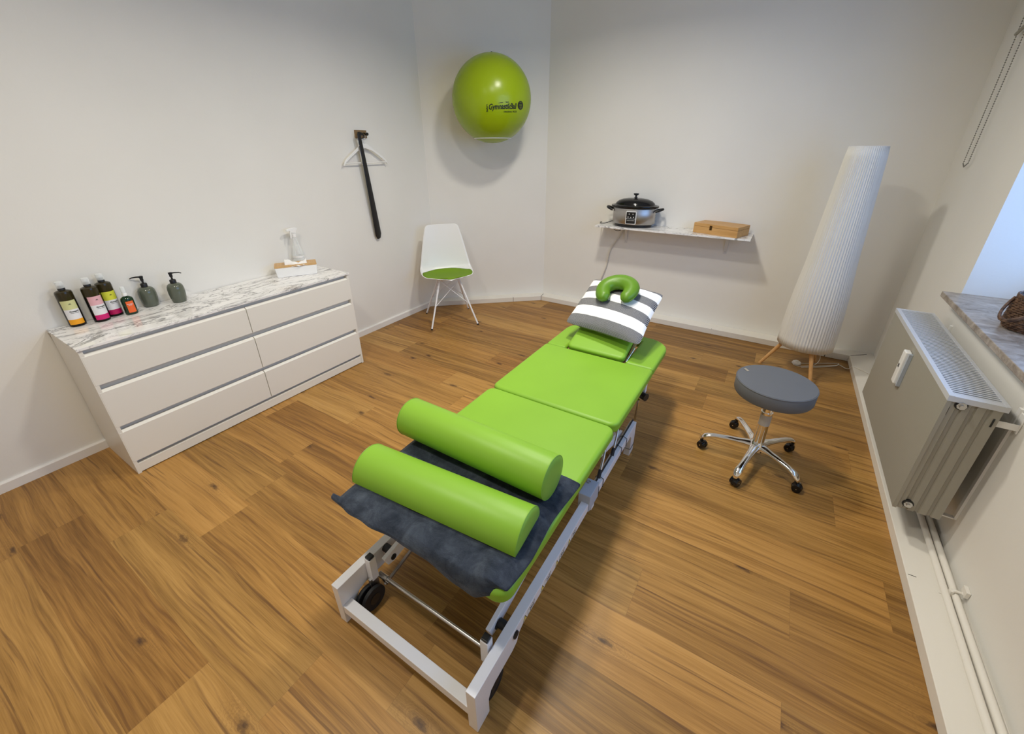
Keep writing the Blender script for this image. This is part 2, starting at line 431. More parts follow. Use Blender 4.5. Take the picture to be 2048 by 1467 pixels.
# ------------------------------------------------------------------ room shell
XR, YB, ZC, YF = 4.22, 3.37, 3.08, -2.2
C1 = (0.0, 2.51); C2 = (.975, YB)
struct(obj('floor', G().box(-.2, 4.8, YF - .2, YB + .2, -.1, 0), M['floor']))
struct(obj('ceiling', G().box(-.2, 4.8, YF - .2, YB + .2, ZC, ZC + .1), M['ceil']))
struct(obj('wall_left', G().box(-.12, 0, YF - .12, C1[1], 0, ZC), M['wall']))
struct(obj('wall_diagonal', G().prism([C1, C2, (C2[0] - .1, YB + .12), (-.12, C1[1])], 0, ZC), M['wall']))
struct(obj('wall_back', G().box(C2[0] - .1, XR + .4, YB, YB + .12, 0, ZC), M['wall']))
struct(obj('wall_front', G().box(-.12, XR + .4, YF - .12, YF, 0, ZC), M['wall']))
WY0, WY1, WZ0, WZ1, WT = -.3, 2.2, .945, 2.55, .36
g = G(); g.box(XR, XR + WT, YF, YB, 0, WZ0 - .03); g.box(XR, XR + WT, YF, YB, WZ1, ZC)
g.box(XR, XR + WT, WY1, YB, WZ0 - .03, WZ1); g.box(XR, XR + WT, YF, WY0, WZ0 - .03, WZ1)
struct(obj('wall_right', g, M['wall']))
# window in the right wall (just outside the picture)
wx = XR + .28
g = G()
for a, b in ((WY0, WY0 + .07), (WY1 - .07, WY1), ((WY0 + WY1) / 2 - .05, (WY0 + WY1) / 2 + .05)): g.box(wx, wx + .06, a, b, WZ0, WZ1)
g.box(wx, wx + .06, WY0, WY1, WZ0, WZ0 + .07); g.box(wx, wx + .06, WY0, WY1, WZ1 - .07, WZ1)
wf = struct(obj('window_1', g, M['whitegloss'], bevel=.004))
obj('pane', G().box(wx + .025, wx + .03, WY0 + .07, WY1 - .07, WZ0 + .07, WZ1 - .07), M['glass'], wf)
# stone sill
struct(obj('trim_1', G().box(4.142, wx, WY0 - .02, 2.205, .914, .945), M['stone'], bevel=.004))
# skirtings
struct(obj('baseboard_left', G().prism([(0, 0), (.016, 0), (.016, .052), (.010, .060), (0, .060)], YF, 2.375, 'y'), M['base']))
def boxing(name, poly, joints, h=.055):
    o = struct(obj(name, G().prism(poly, 0, h), M['tile'], bevel=.003))
    return o
dx, dy = .756, .654
p1 = (.019, 2.369); p2 = (1.019, 3.234)
boxing('baseboard_diagonal', [p1, p2, (C2[0], YB), (0, C1[1]), (0, 2.375)], None)
boxing('baseboard_back', [p2, (4.042, 3.230), (XR, YB), (C2[0], YB)], None)
boxing('baseboard_right', [(4.042, 3.230), (4.065, YF), (XR, YF), (XR, YB)], None)
# hairline joints between the boxing tiles
def joint(a, b, wdt=.0022, h=.0556, front=True):
    a, b = Vector((*a, 0)), Vector((*b, 0)); d = (b - a).normalized(); n = Vector((-d.y, d.x, 0)) * wdt
    a = a - d * .0012
    g = G().prism([(a + n)[:2], (a - n)[:2], (b - n)[:2], (b + n)[:2]], 0.001, h)
    return g
J = G()
def addj(a, b, wdt=.0018):
    a, b = Vector((*a, 0)), Vector((*b, 0)); d = (b - a).normalized(); n = Vector((-d.y, d.x, 0)) * wdt; a = a - d * .001
    J.prism([(a + n)[:2], (a - n)[:2], (b - n)[:2], (b + n)[:2]], .001, .0556)
addj(p2, (C2[0] + .03, YB - .05), .003)
addj((p1[0] + dx * .98, p1[1] + dy * .98 * 1.0), (p1[0] + dx * .98 - .01, p1[1] + dy * .98 + .008), .002)
addj((2.937, 3.2325), (2.937, 3.24), .002); addj((3.875, 3.231), (3.875, 3.24), .003)
addj((4.06, .875), (4.085, .875), .0015)
addj((4.05, 3.237), (4.17, 3.335), .0022)
struct(obj('trim_2', J, M['gap']))

# ------------------------------------------------------------------ dresser
DX0, DX1, DY0, DY1, DH = .018, .466, -.585, 1.017, .80
t = thing('dresser', 'long white six-drawer dresser with marble-look top along left wall', 'dresser', (0, 0, 0))
g = G(); g.box(DX0, DX1 - .001, DY0, DY0 + .018, 0, DH - .014); g.box(DX0, DX1 - .001, DY1 - .018, DY1, 0, DH - .014)
g.box(DX0, DX0 + .01, DY0 + .018, DY1 - .018, .02, DH - .014); g.box(DX0 + .01, DX1 - .045, DY0 + .018, DY1 - .018, .60, .62)
g.box(DX1 - .05, DX1 - .035, DY0 + .018, DY1 - .018, .03, DH - .014)
obj('carcass', g, M['lacquer'], t, bevel=.0012)
obj('plinth', G().box(DX1 - .03, DX1 - .004, DY0 + .018, DY1 - .018, .006, .062), M['lacquer'], t, bevel=.001)
obj('marble_top', G().box(DX0 - .014, DX1 + .006, DY0 - .004, DY1 + .004, DH - .014, DH), M['marble_y'], t, bevel=.001)
for (ya, yb) in ((DY0 + .004, .216), (.220, DY1 - .004)):
    for (za, zb) in ((.085, .290), (.322, .548), (.584, .757)):
        g = G().prism([(DX1 - .018, za), (DX1, za), (DX1, zb - .008), (DX1 - .015, zb + .004), (DX1 - .034, zb), (DX1 - .034, zb - .022), (DX1 - .018, zb - .022)], ya, yb, 'y')
        obj('drawer', g, M['lacquer'], t, bevel=.001)

# --- bottles
def label_patch(parent, name, r, z0, z1, a0, a1, material, lift=.0006, sx=1, sy=1, c=(0, 0, 0), bl=None):
    g = G().grid(lambda u, v: (c[0] + (r + lift) * cos(a0 + (a1 - a0) * u) * sx, c[1] + (r + lift) * sin(a0 + (a1 - a0) * u) * sy, z0 + (z1 - z0) * v), 14, 2)
    return obj(name, g, material, parent, smooth=True)
def wrap_text(parent, name, body, size, r, zc, ac, material, bold=0.0, lift=.0011, shear=0):
    b = text_mesh(body, size, bold, shear=shear)
    for v in b.verts:
        a = ac + v.co.x / r; z = zc + v.co.y
        v.co = Vector(((r + lift) * cos(a), (r + lift) * sin(a), z))
    return obj(name, b, material, parent)
def leaf_emblem(parent, r, zc, ac, s=.007):
    g = G()
    for k in range(-2, 3):
        ang = pi / 2 + k * .5
        pts = [(0, 0), (cos(ang - .18) * s * .6, sin(ang - .18) * s * .6), (cos(ang) * s, sin(ang) * s), (cos(ang + .18) * s * .6, sin(ang + .18) * s * .6)]
        vs = [Vector(((r + .0011) * cos(ac + u / r), (r + .0011) * sin(ac + u / r), zc + v)) for u, v in pts]
        g.faces(vs, [(0, 1, 2, 3)])
    vs = [Vector(((r + .0011) * cos(ac + u / r), (r + .0011) * sin(ac + u / r), zc + v)) for u, v in ((-s * .9, -.0018), (s * .9, -.0018), (s * .9, -.0010), (-s * .9, -.0010))]
    g.faces(vs, [(0, 1, 2, 3)])
    return obj('emblem', g, M['ink'], parent)
def oil_bottle(loc, face, top, bot, label):
    t = thing('oil_bottle', label, 'bottle', loc, face, 'tall massage oil bottles on the dresser')
    r = .036
    obj('bottle_body', G().lathe([(.030, 0), (.035, .003), (r, .010), (r, .150)], 32), M['amber'], t, smooth=True)
    obj('bottle_shoulder', G().lathe([(r, .150), (r, .186), (.034, .196), (.025, .201), (.015, .204), (.0145, .214)], 32), M['amber_clear'], t, smooth=True)
    obj('pump_collar', G().lathe([(.0155, .204), (.0155, .216), (.012, .220), (.012, .226)], 24), M['black'], t, smooth=True)
    obj('cap', G().lathe([(.0165, .216), (.0165, .246), (.014, .250), (.002, .250)], 24), M['clearcap'], t, smooth=True)
    a0, a1 = -.92, .92
    label_patch(t, 'label_band', r, .100, .150, a0, a1, M[top])
    label_patch(t, 'label_panel', r, .043, .100, a0, a1, M['lab_white'])
    label_patch(t, 'label_band', r, .014, .043, a0, a1, M[bot])
    leaf_emblem(t, r, .128, .12)
    wrap_text(t, 'lettering', 'Massageöl', .0095, r, .088, .25, M['ink'], .0003)
    wrap_text(t, 'lettering', 'Körper & Seele', .0055, r, .079, .25, M['ink'], .0001)
    return t
FA = -.30
oil_bottle((.060, -.470, DH), FA + .12, 'lab_sage', 'lab_orange', 'dark oil bottle with sage and orange label, leftmost on the dresser')
oil_bottle((.088, -.372, DH), FA + .32, 'lab_pink', 'lab_magenta', 'dark oil bottle with pink and magenta label beside the small spray')
oil_bottle((.046, -.300, DH), FA + .35, 'lab_lime', 'lab_crimson', 'dark oil bottle with yellow and crimson label, behind the pink-labelled one')
# small green spray bottle (oval)
t = thing('oil_spray_bottle', 'small dark green bottle with orange-red label and white sprayer', 'bottle', (.104, -.240, DH), FA + .35)
obj('bottle_body', G().lathe([(.024, 0), (.029, .003), (.030, .010), (.030, .088), (.027, .099), (.016, .107), (.0105, .110), (.010, .122)], 32, sx=.82), M['greenglass'], t, smooth=True)
obj('spray_collar', G().lathe([(.0125, .112), (.0125, .126), (.009, .129), (.008, .140)], 20), M['whitegloss'], t, smooth=True)
obj('cap', G().lathe([(.0115, .132), (.0115, .160), (.0085, .166), (.001, .167)], 20), M['clearcap'], t, smooth=True)
label_patch(t, 'label_panel', .030, .014, .082, -.62, .62, M['lab_red'], sx=.82)
b = text_mesh('Massageöl\nArnika', .007, .0001)
for v in b.verts:
    a = v.co.x / .030; v.co = Vector(((.0313) * cos(a) * .82, .0313 * sin(a), .062 + v.co.y))
obj('lettering', b, M['lab_white'], t)
# soap dispensers
def dispenser(loc, spout, label):
    t = thing('soap_dispenser', label, 'soap dispenser', loc, 0, 'olive pump dispensers on the dresser')
    obj('bottle_body', G().lathe([(.030, 0), (.035, .002), (.038, .010), (.042, .032), (.0445, .060), (.0445, .086), (.042, .102), (.036, .114), (.026, .121), (.014, .124)], 40), M['olive'], t, smooth=True)
    obj('pump_collar', G().lathe([(.0170, .122), (.0170, .143), (.0145, .146), (.006, .147)], 24), M['black'], t, smooth=True)
    s = obj('pump_stem', G().lathe([(.0055, .146), (.0055, .162), (.0085, .163), (.0085, .180), (.0105, .181), (.0105, .191), (.003, .193)], 20), M['black'], t, smooth=True)
    d = Vector((cos(spout), sin(spout), 0))
    obj('spout', G().tube([Vector((0, 0, .186)), d * .022 + Vector((0, 0, .187)), d * .045 + Vector((0, 0, .185)), d * .056 + Vector((0, 0, .180))], lambda u: .0048 - .0018 * u, 10), M['black'], t, smooth=True)
dispenser((.040, -.120, DH), -2.15, 'olive ceramic pump dispenser beside the small green bottle, spout pointing left')
dispenser((.100, .010, DH), 1.02, 'olive ceramic pump dispenser, rightmost of the row, spout pointing right')
# tissue box
tx = Vector((.149, .245, 0)).normalized(); ang = math.atan2(tx.y, tx.x)
t = thing('tissue_box', 'white tissue box with bamboo lid on right end of the dresser', 'tissue box', (.143, .631, DH), ang)
def frustum(x0, x1, y0, y1, z0, z1, e): return G().rings([[Vector(p) for p in ((x0, y0, z0), (x1, y0, z0), (x1, y1, z0), (x0, y1, z0))], [Vector(p) for p in ((x0 - e, y0 - e, z1), (x1 + e, y0 - e, z1), (x1 + e, y1 + e, z1), (x0 - e, y1 + e, z1))]])
obj('box_body', frustum(.006, .281, .004, .108, 0, .076, .008), M['whitegloss'], t, bevel=.006, seg=3)
g = G(); o1 = rrect(-.002, .289, -.004, .116, .008); o2 = [(.143 + .075 * (1 if cos(a) > 0 else -1) * abs(cos(a)) ** .6, .056 + .022 * (1 if sin(a) > 0 else -1) * abs(sin(a)) ** .8) for a in [pi + 2 * pi * i / len(o1) for i in range(len(o1))]]
n_ = len(o1)
# match the ring start to the rectangle's start corner
g.rings([[Vector((*p, .076)) for p in o2], [Vector((*p, .076)) for p in o1], [Vector((*p, .090)) for p in o1], [Vector((*p, .090)) for p in o2], [Vector((*p, .076)) for p in o2]], cap=False)
obj('bamboo_lid', g, M['bamboo_lid'], t)
g = G().grid(lambda u, v: (.072 + .150 * u + .010 * (v - .5) * (2 * u - 1), .066 - .074 * v + .010 * sin(6 * u + 1), .082 + .040 * sin(pi * min(1, v * 1.35)) * (.75 + .35 * cos(5 * u)) + .003 * sin(23 * u + 9 * v)), 30, 14)
obj('tissue', g, M['paper'], t, smooth=True, solid=.0015)
# clear spray bottle
t = thing('trigger_spray_bottle', 'clear trigger spray bottle standing behind the tissue box', 'spray bottle', (.062, .885, DH), 0)
obj('bottle_body', G().lathe([(.034, 0), (.038, .004), (.040, .012), (.040, .105), (.041, .110), (.040, .122), (.034, .150), (.024, .195), (.016, .235), (.0135, .262), (.0135, .272)], 32, cap=True), M['clear'], t, smooth=True)
obj('label_ring', G().lathe([(.0408, .100), (.0418, .108), (.0408, .116)], 32, cap=False), M['whitegloss'], t, smooth=True)
obj('spray_collar', G().lathe([(.0155, .262), (.0155, .285), (.010, .288)], 24), M['whitegloss'], t, smooth=True)
obj('spray_head', G().prism([(-.022, .296), (.016, .288), (.018, .300), (.030, .318), (.030, .326), (.012, .332), (-.040, .330), (-.056, .322), (-.056, .310), (-.040, .308), (-.030, .312)], -.009, .009, 'y', Matrix.Rotation(pi / 2, 4, 'Z')), M['whitegloss'], t, bevel=.003)
obj('trigger', G().prism([(-.030, .312), (-.022, .310), (-.020, .285), (-.026, .255), (-.034, .252), (-.030, .285)], -.006, .006, 'y', Matrix.Rotation(pi / 2, 4, 'Z')), M['whitegloss'], t, bevel=.002)

# ------------------------------------------------------------------ coat hook, hanger, shoehorn
t = thing('coat_hook', 'small dark oak wall hook with two black knobs', 'hook', (0, 1.715, 1.80))
obj('wooden_plate', G().box(.0005, .018, -.059, .059, -.031, .031), M['oakplate'], t, bevel=.002)
for yy in (-.028, .030):
    obj('knob', G().cyl((.018, yy, 0), (.050, yy, 0), .0075, .0075, 16).cyl((.050, yy, 0), (.062, yy, 0), .0135, .012, 20).cyl((.018, yy, 0), (.021, yy, 0), .014, .014, 20), M['blackgloss'], t, smooth=True)
t = thing('coat_hanger', 'white wooden coat hanger hanging from the wall hook', 'coat hanger', (.036, 1.713, 1.788))
def harc(s): # half outline, s = -1 / 1 along y
    return [(0, -.062), (s * .020, -.058), (s * .055, -.080), (s * .110, -.118), (s * .175, -.158), (s * .225, -.196), (s * .245, -.232), (s * .238, -.236), (s * .222, -.214), (s * .150, -.166), (s * .080, -.122), (s * .0, -.098)]
a = harc(1); b = harc(-1)
poly = a[:1] + a[1:] + b[::-1][1:-1]
obj('hanger_body', G().prism(poly, -.0065, .0065, 'x'), M['whitegloss'], t, bevel=.003)
obj('hanger_bar', G().cyl((0, -.228, -.216), (0, .228, -.216), .005, .005, 12), M['whitegloss'], t, smooth=True)
obj('hook_wire', G().tube([(0, 0, -.06), (0, .004, -.035), (0, .020, -.022), (0, .026, -.004), (0, .018, .012), (0, .0, .016), (0, -.016, .008)], .0017, 8, smooth=2), M['chrome'], t, smooth=True)
t = thing('shoehorn', 'long black shoehorn hanging from the wall hook over the hanger', 'shoehorn', (.052, 1.666, 1.800))
g = G()
rs = []
for i in range(25):
    u = i / 24; yy = -.018 + .098 * u; zz = .005 - .905 * u; xx = .014 - .030 * u - .012 * u * u
    hw = .017 + .019 * u; arch = .004 + .004 * u
    if i == 24: hw *= .55
    rs.append([Vector((xx + arch * cos(a) * 1.0, yy + hw * sin(a) + .0, zz + .006 * sin(a) * 1)) for a in [2 * pi * k / 16 for k in range(16)]])
g.rings(rs)
obj('blade', g, M['black'], t, smooth=True)
obj('strap', G().tube([(.012, -.018, .0), (.004, -.022, .012), (-.008, .02, .014), (-.01, .045, .004), (-.002, .04, -.03), (.006, .01, -.035)], .0035, 8, smooth=1, closed=False), M['rubber'], t, smooth=True)

# ------------------------------------------------------------------ gym ball and its wall ring
nrm = Vector((.654, -.756, 0)).normalized()
BR = .366; BC = Vector((.744, 2.671, 2.094))
t = tag(obj('gymnastics_ball', G().ball((0, 0, 0), BR, 64, 40), M['ball'], smooth=True), 'large shiny lime green gymnastics ball held high on the wall', 'ball'); t.location = BC
vd = (CAM - BC).normalized()
def on_ball(u, v, lift=.0012, ac=None, tilt=.04):
    # u metres to viewer's right along the surface, v metres up
    az = math.atan2(vd.y, vd.x)
    u2 = u * cos(tilt) - v * sin(tilt); v2 = v * cos(tilt) + u * sin(tilt)
    el = v2 / BR; aa = az + u2 / (BR * max(.3, cos(el)))
    rr_ = BR + lift
    return Vector((rr_ * cos(el) * cos(aa), rr_ * cos(el) * sin(aa), rr_ * sin(el)))
def ball_text(body, size, u, v, bold=0, shear=0, rot=0, spacing=1, name='lettering', sx=1):
    b = text_mesh(body, size, bold, shear=shear, spacing=spacing)
    bmesh.ops.subdivide_edges(b, edges=[e for e in b.edges if e.calc_length() > .02], cuts=2)
    for q in b.verts:
        x_, y_ = q.co.x * sx, q.co.y
        x_, y_ = x_ * cos(rot) - y_ * sin(rot), x_ * sin(rot) + y_ * cos(rot)
        q.co = on_ball(u + x_, v + y_)
    o = obj(name, b, M['ink'], t); return o
def ball_ellipse(u, v, a_, b_, material, lift, name):
    g = G(); n = 36; vs = [on_ball(u, v, lift)]; rings = []
    for k in (1, 2, 3): rings.append([on_ball(u + a_ * k / 3 * cos(2 * pi * i / n), v + b_ * k / 3 * sin(2 * pi * i / n), lift) for i in range(n)])
    g.rings(rings, cap=False); g.faces([vs[0]] + rings[0], [(0, 1 + i, 1 + (i + 1) % n) for i in range(n)])
    return obj(name, g, material, t)
VB = -.092
ball_text('GymnastikBall', .060, .094, VB + .005, .0016, .28, spacing=.95, sx=.80)
ball_text('ORIGINAL PEZZI', .018, .165, VB - .036, .0003)
ball_text('Ballers', .022, -.046, VB - .002, .0004, rot=pi / 2)
g = G(); pts = [(.050, .032), (.075, .038), (.13, .041), (.150, .041), (.150, .036), (.075, .033)]
g.faces([on_ball(u_, VB + v_, .0012) for u_, v_ in pts], [tuple(range(6))]); obj('lettering_stroke', g, M['ink'], t)
ball_ellipse(.278, VB + .014, .036, .034, M['ink'], .0012, 'emblem_disc')
g = G()
for k, (wd, vv_) in enumerate(((.016, .022), (.024, .006), (.024, -.002), (.018, -.014), (.010, -.022))):
    g.grid(lambda a, b_: on_ball(.278 - wd / 1.3 + 2 * wd / 1.3 * a, VB + .014 + vv_ + .002 * b_, .0022), 8, 2)
obj('emblem_lines', g, M['ball'], t)
obj('valve_plug', G().cyl(Vector((.03, -.03, BR * .992)), Vector((.03, -.03, BR * .992 + .004)), .008, .007, 16), M['ink'], t, smooth=True)
rz = BC.z - .323; rad = sqrt(BR ** 2 - .323 ** 2) + .004
t = thing('ball_wall_ring', 'thin white wall-mounted ring holding the lime green ball', 'ball holder', (BC.x, BC.y, rz))
obj('ring', G().tube([(rad * cos(2 * pi * i / 48), rad * sin(2 * pi * i / 48), 0) for i in range(48)], .0042, 10, closed=True), M['whitegloss'], t, smooth=True)
wallp = -nrm * (BR - .001)
sd_ = Vector((-nrm.y, nrm.x, 0))
obj('wall_arm', G().cyl(sd_ * .06 - nrm * (rad * .93), sd_ * .06 + wallp, .004, .004, 10).cyl(-sd_ * .06 - nrm * (rad * .93), -sd_ * .06 + wallp, .004, .004, 10), M['whitegloss'], t, smooth=True)
obj('screw', G().cyl(wallp + sd_ * -.04 + Vector((0, 0, -.03)), wallp + sd_ * -.04 + nrm * .006 + Vector((0, 0, -.03)), .006, .005, 14), M['chrome'], t, smooth=True)
obj('mount_plate', G().prism([(-.08, -.014), (.08, -.014), (.08, .014), (-.08, .014)], -.001, .004, 'x', Matrix.Translation(wallp) @ Matrix.Rotation(math.atan2(nrm.y, nrm.x), 4, 'Z')), M['whitegloss'], t)

# ------------------------------------------------------------------ shell chair
CFD = math.atan2(-.66, .75)
t = thing('shell_chair', 'white plastic shell chair with green seat pad in the corner', 'chair', (.474, 2.194, 0), CFD)
prof = [(.205, .487), (.195, .496), (.165, .492), (.10, .480), (.02, .470), (-.06, .466), (-.13, .474), (-.185, .510), (-.215, .575), (-.232, .66), (-.245, .76), (-.258, .86), (-.270, .945), (-.272, .965)]
wid = [.02, .110, .174, .232, .262, .272, .273, .268, .258, .242, .221, .198, .172, .137]
edg = [.0, .0, .012, .025, .036, .048, .060, .070, .060, .045, .032, .022, .012, .005]
def shell(u, v, padding=0, lim=None):
    n = len(prof) - 1; f = v * n; i = min(int(f), n - 1); k = f - i
    def cr(arr):
        def A(j): return arr[max(0, min(n, j))]
        p0, p1, p2, p3 = A(i - 1), A(i), A(i + 1), A(i + 2)
        return .5 * (2 * p1 + (p2 - p0) * k + (2 * p0 - 5 * p1 + 4 * p2 - p3) * k * k + (3 * p1 - p0 - 3 * p2 + p3) * k ** 3)
    fx_ = cr([p[0] for p in prof]); zz = cr([p[1] for p in prof]); w_ = cr(wid); e_ = cr(edg)
    s_ = 2 * u - 1
    # direction of the rim lift: up on the seat, forward on the back
    a = max(0, min(1, (f - 5.5) / 3)); lift = e_ * abs(s_) ** 2.6
    return (fx_ + lift * a + (0 if f > 3 else -.09 * s_ * s_ * (1 - f / 3)), s_ * w_, zz + lift * (1 - a) + padding)
obj('seat_shell', G().grid(lambda u, v: shell(u, v), 25, 45), M['whitegloss'], t, smooth=True, solid=.007, offset=0)
def pad(u, v):
    # an oval laid on the shell between front lip and back
    s_ = 2 * u - 1
    vv_ = .055 + (.50 - .055) * v
    return vv_
g = G(); rings = []
for k in range(0, 9):
    q = k / 8; ring = []
    for i in range(40):
        a = 2 * pi * i / 40; cu_, cv_ = cos(a), sin(a)
        uu_ = .5 + .485 * q * (abs(cu_) ** .75) * (1 if cu_ > 0 else -1)
        vv_ = .305 + (.235 if cv_ > 0 else .250) * q * (abs(cv_) ** .9) * (1 if cv_ > 0 else -1)
        pp = Vector(shell(uu_, vv_)); pp.z += .006 + .018 * (1 - q ** 3)
        ring.append(pp)
    rings.append(ring)
g.rings(rings, cap=False)
obj('seat_pad', g, M['green_felt'], t, smooth=True, solid=.008, offset=-1)
rm = Matrix.Rotation(-CFD, 3, 'Z')
feet = []
for fx_, fy_ in ((.501, 1.850), (.821, 2.215), (.131, 2.174), (.442, 2.539)):
    feet.append(rm @ Vector((fx_ - .474, fy_ - 2.194, 0)))
tops = [Vector((.055, -.095, .472)), Vector((.055, .095, .472)), Vector((-.055, -.095, .462)), Vector((-.055, .095, .462))]
for q, (ft, tp) in enumerate(zip(feet, tops)):
    d = (tp - ft).normalized()
    l = obj('leg', G().cyl(ft + d * .012, tp, .0085, .0085, 14), M['whitemetal'], t, smooth=True)
    obj('foot_cap', G().cyl(ft, ft + d * .014, .0095, .0095, 14), M['rubber'], l, smooth=True)
g = G()
def lerp(a, b, k): return a.lerp(b, k)
for a, b in ((0, 1), (1, 3), (3, 2), (2, 0)):
    g.cyl(lerp(feet[a], tops[a], .45), lerp(feet[b], tops[b], .96), .0032, .0032, 8)
    g.cyl(lerp(feet[b], tops[b], .45), lerp(feet[a], tops[a], .96), .0032, .0032, 8)
obj('cross_bracing', g, M['whitemetal'], t, smooth=True)
obj('seat_frame', G().box(-.075, .075, -.11, .11, .455, .463), M['whitemetal'], t, bevel=.004)

# ------------------------------------------------------------------ wall shelf with roaster and box
t = thing('wall_shelf', 'marble-look wall shelf board on two white brackets', 'shelf', (2.40, YB, .975))
obj('board', G().box(-.70, .70, -.300, -.001, -.016, 0), M['marble_x'], t, bevel=.001)
for xx in (-.46, .50):
    br = obj('bracket', G().prism([(-.001, -.018), (-.19, -.018), (-.19, -.024), (-.03, -.05), (-.006, -.17), (-.006, -.205), (-.001, -.205)], xx - .015, xx + .015, 'x'), M['clearsilver'], t, bevel=.001)
    obj('screw', G().cyl((xx, -.006, -.185), (xx, -.009, -.185), .0045, .0045, 12), M['steel'], br, smooth=True)
SZ = .975
t = thing('electric_roaster', 'oval stainless electric roaster with black lid on wall shelf', 'roaster', (2.037, 3.228, SZ), .10)
RT = t; RT.scale = (1, 1, 1.085)
RX, RY = .205, .138
def oval(prof, n=56): return G().lathe([(r, z) for r, z in prof], n, sx=1.0, sy=RY / RX)
obj('base_ring', oval([(.170, 0), (.178, .004), (.180, .022), (.198, .030)]), M['black'], t, smooth=True)
obj('steel_housing', oval([(.200, .028), (.205, .034), (.205, .165), (.200, .170)]), M['brushed'], t, smooth=True)
obj('rim', oval([(.204, .160), (.222, .166), (.228, .174), (.226, .184), (.205, .186)]), M['blackgloss'], t, smooth=True)
ld = obj('lid', oval([(.214, .184), (.200, .190), (.190, .192), (.182, .205), (.160, .222), (.120, .236), (.07, .243), (.02, .245)]), M['blackgloss'], t, smooth=True)
obj('lid_knob', G().lathe([(.024, .243), (.018, .247), (.010, .252), (.009, .266), (.020, .271), (.026, .277), (.024, .284), (.012, .286)], 24, sy=.8), M['black'], ld, smooth=True)
for s_ in (-1, 1):
    obj('handle', G().tube([(s_ * .205, -.045, .140), (s_ * .238, -.042, .150), (s_ * .262, -.022, .158), (s_ * .268, 0, .160), (s_ * .262, .022, .158), (s_ * .238, .042, .150), (s_ * .205, .045, .140)], .011, 10, smooth=1), M['black'], t, smooth=True)
fy = -RY - .002
pn = obj('control_panel', G().prism(rrect(-.051, .051, .034, .146, .010), fy - .006, fy + .03, 'y'), M['clearsilver'], t, bevel=.002)
obj('display', G().prism(rrect(-.043, .043, .084, .139, .004), fy - .009, fy - .005, 'y'), M['blackgloss'], pn)
obj('button_strip', G().prism(rrect(-.043, .043, .041, .080, .004), fy - .009, fy - .005, 'y'), M['black'], pn)
g = G()
for (a, b) in ((-.026, .096), (0, .093), (.026, .096), (-.018, .122), (.018, .122)): obj('button', G().cyl((a, fy - .0085, b), (a, fy - .0102, b), .0045, .0045, 12), M['white_ink'], pn)
for k in range(6): g.box(-.034 + .0125 * k, -.026 + .0125 * k, fy - .0097, fy - .009, .066, .069)
obj('panel_marks', g, M['white_ink'], pn)
# power cord
t = thing('roaster_power_cord', 'grey power cord hanging from under the wall shelf', 'power cord', (1.9, YB - .02, .8))
obj('cord', G().tube([(-.062, -.010, .205), (-.10, -.05, .198), (-.145, -.18, .182), (-.20, -.16, .184), (-.225, -.03, .182), (-.222, -.012, .14)], .0035, 8, smooth=2), M['black'], t, smooth=True)
obj('cord', G().tube([(.01, .0, .105), (-.01, .004, .055), (-.055, .006, -.02), (-.100, .006, -.09), (-.120, .006, -.16), (-.128, .005, -.24), (-.142, .003, -.32), (-.19, .0, -.47), (-.24, -.005, -.60), (-.26, -.04, -.735)], .0058, 8, smooth=2), M['cable'], t, smooth=True)
obj('socket_block', G().box(-.055, .015, -.03, .012, .105, .142), M['whitegloss'], t, bevel=.006)
obj('cord_loop', G().tube([(-.10, -.01, .118), (-.07, -.035, .10), (-.03, -.04, .098), (.0, -.02, .11), (.02, -.035, .125)], .0028, 8, smooth=2), M['black'], t, smooth=True)
# bamboo box
t = thing('bamboo_box', 'flat bamboo box with dark catch on right end of shelf', 'box', (2.612, 3.190, SZ), -.318)
obj('box_body', G().box(0, .398, 0, .232, 0, .060), M['bamboo'], t, bevel=.002)
obj('lid', G().box(0, .398, 0, .232, .0612, .088), M['bamboo'], t, bevel=.002)
obj('catch', G().box(.150, .172, -.003, .001, .038, .076).box(.155, .167, -.006, -.002, .046, .060), M['bronze'], t, bevel=.001)

# ------------------------------------------------------------------ treatment table
TZ = .51
t = thing('treatment_table', 'lime green padded treatment table on white steel frame', 'massage table', (2.475, .6, 0))
def L(x_, y_): return (x_ - 2.475, y_ - .6)
def cushion(name, poly, z0, z1, bev=.022, material=None, mtx=None):
    b = G().prism([L(*p) for p in poly], z0, z1, 'z')
    return obj(name, b, material or M['green'], t, bevel=bev, seg=5)
cushion('foot_cushion', rrect(2.120, 2.835, -.358, .598, (.05, .05, .045, .045)), .452, TZ)
cushion('seat_cushion', rrect(2.120, 2.835, .602, 1.246, (.045, .045, .02, .02)), .452, TZ)
hp = [(2.122, 1.252), (2.262, 1.252), (2.262, 1.600), (2.658, 1.600), (2.658, 1.252), (2.833, 1.252)]
for i in range(9): a = .5 * pi * i / 8; hp.append((2.833 - .14 + .14 * cos(a), 1.55 + .14 * sin(a)))
for i in range(9): a = .5 * pi + .5 * pi * i / 8; hp.append((2.122 + .14 + .14 * cos(a), 1.55 + .14 * sin(a)))
cushion('arm_rest_cushion', hp, .452, TZ - .004, .018)
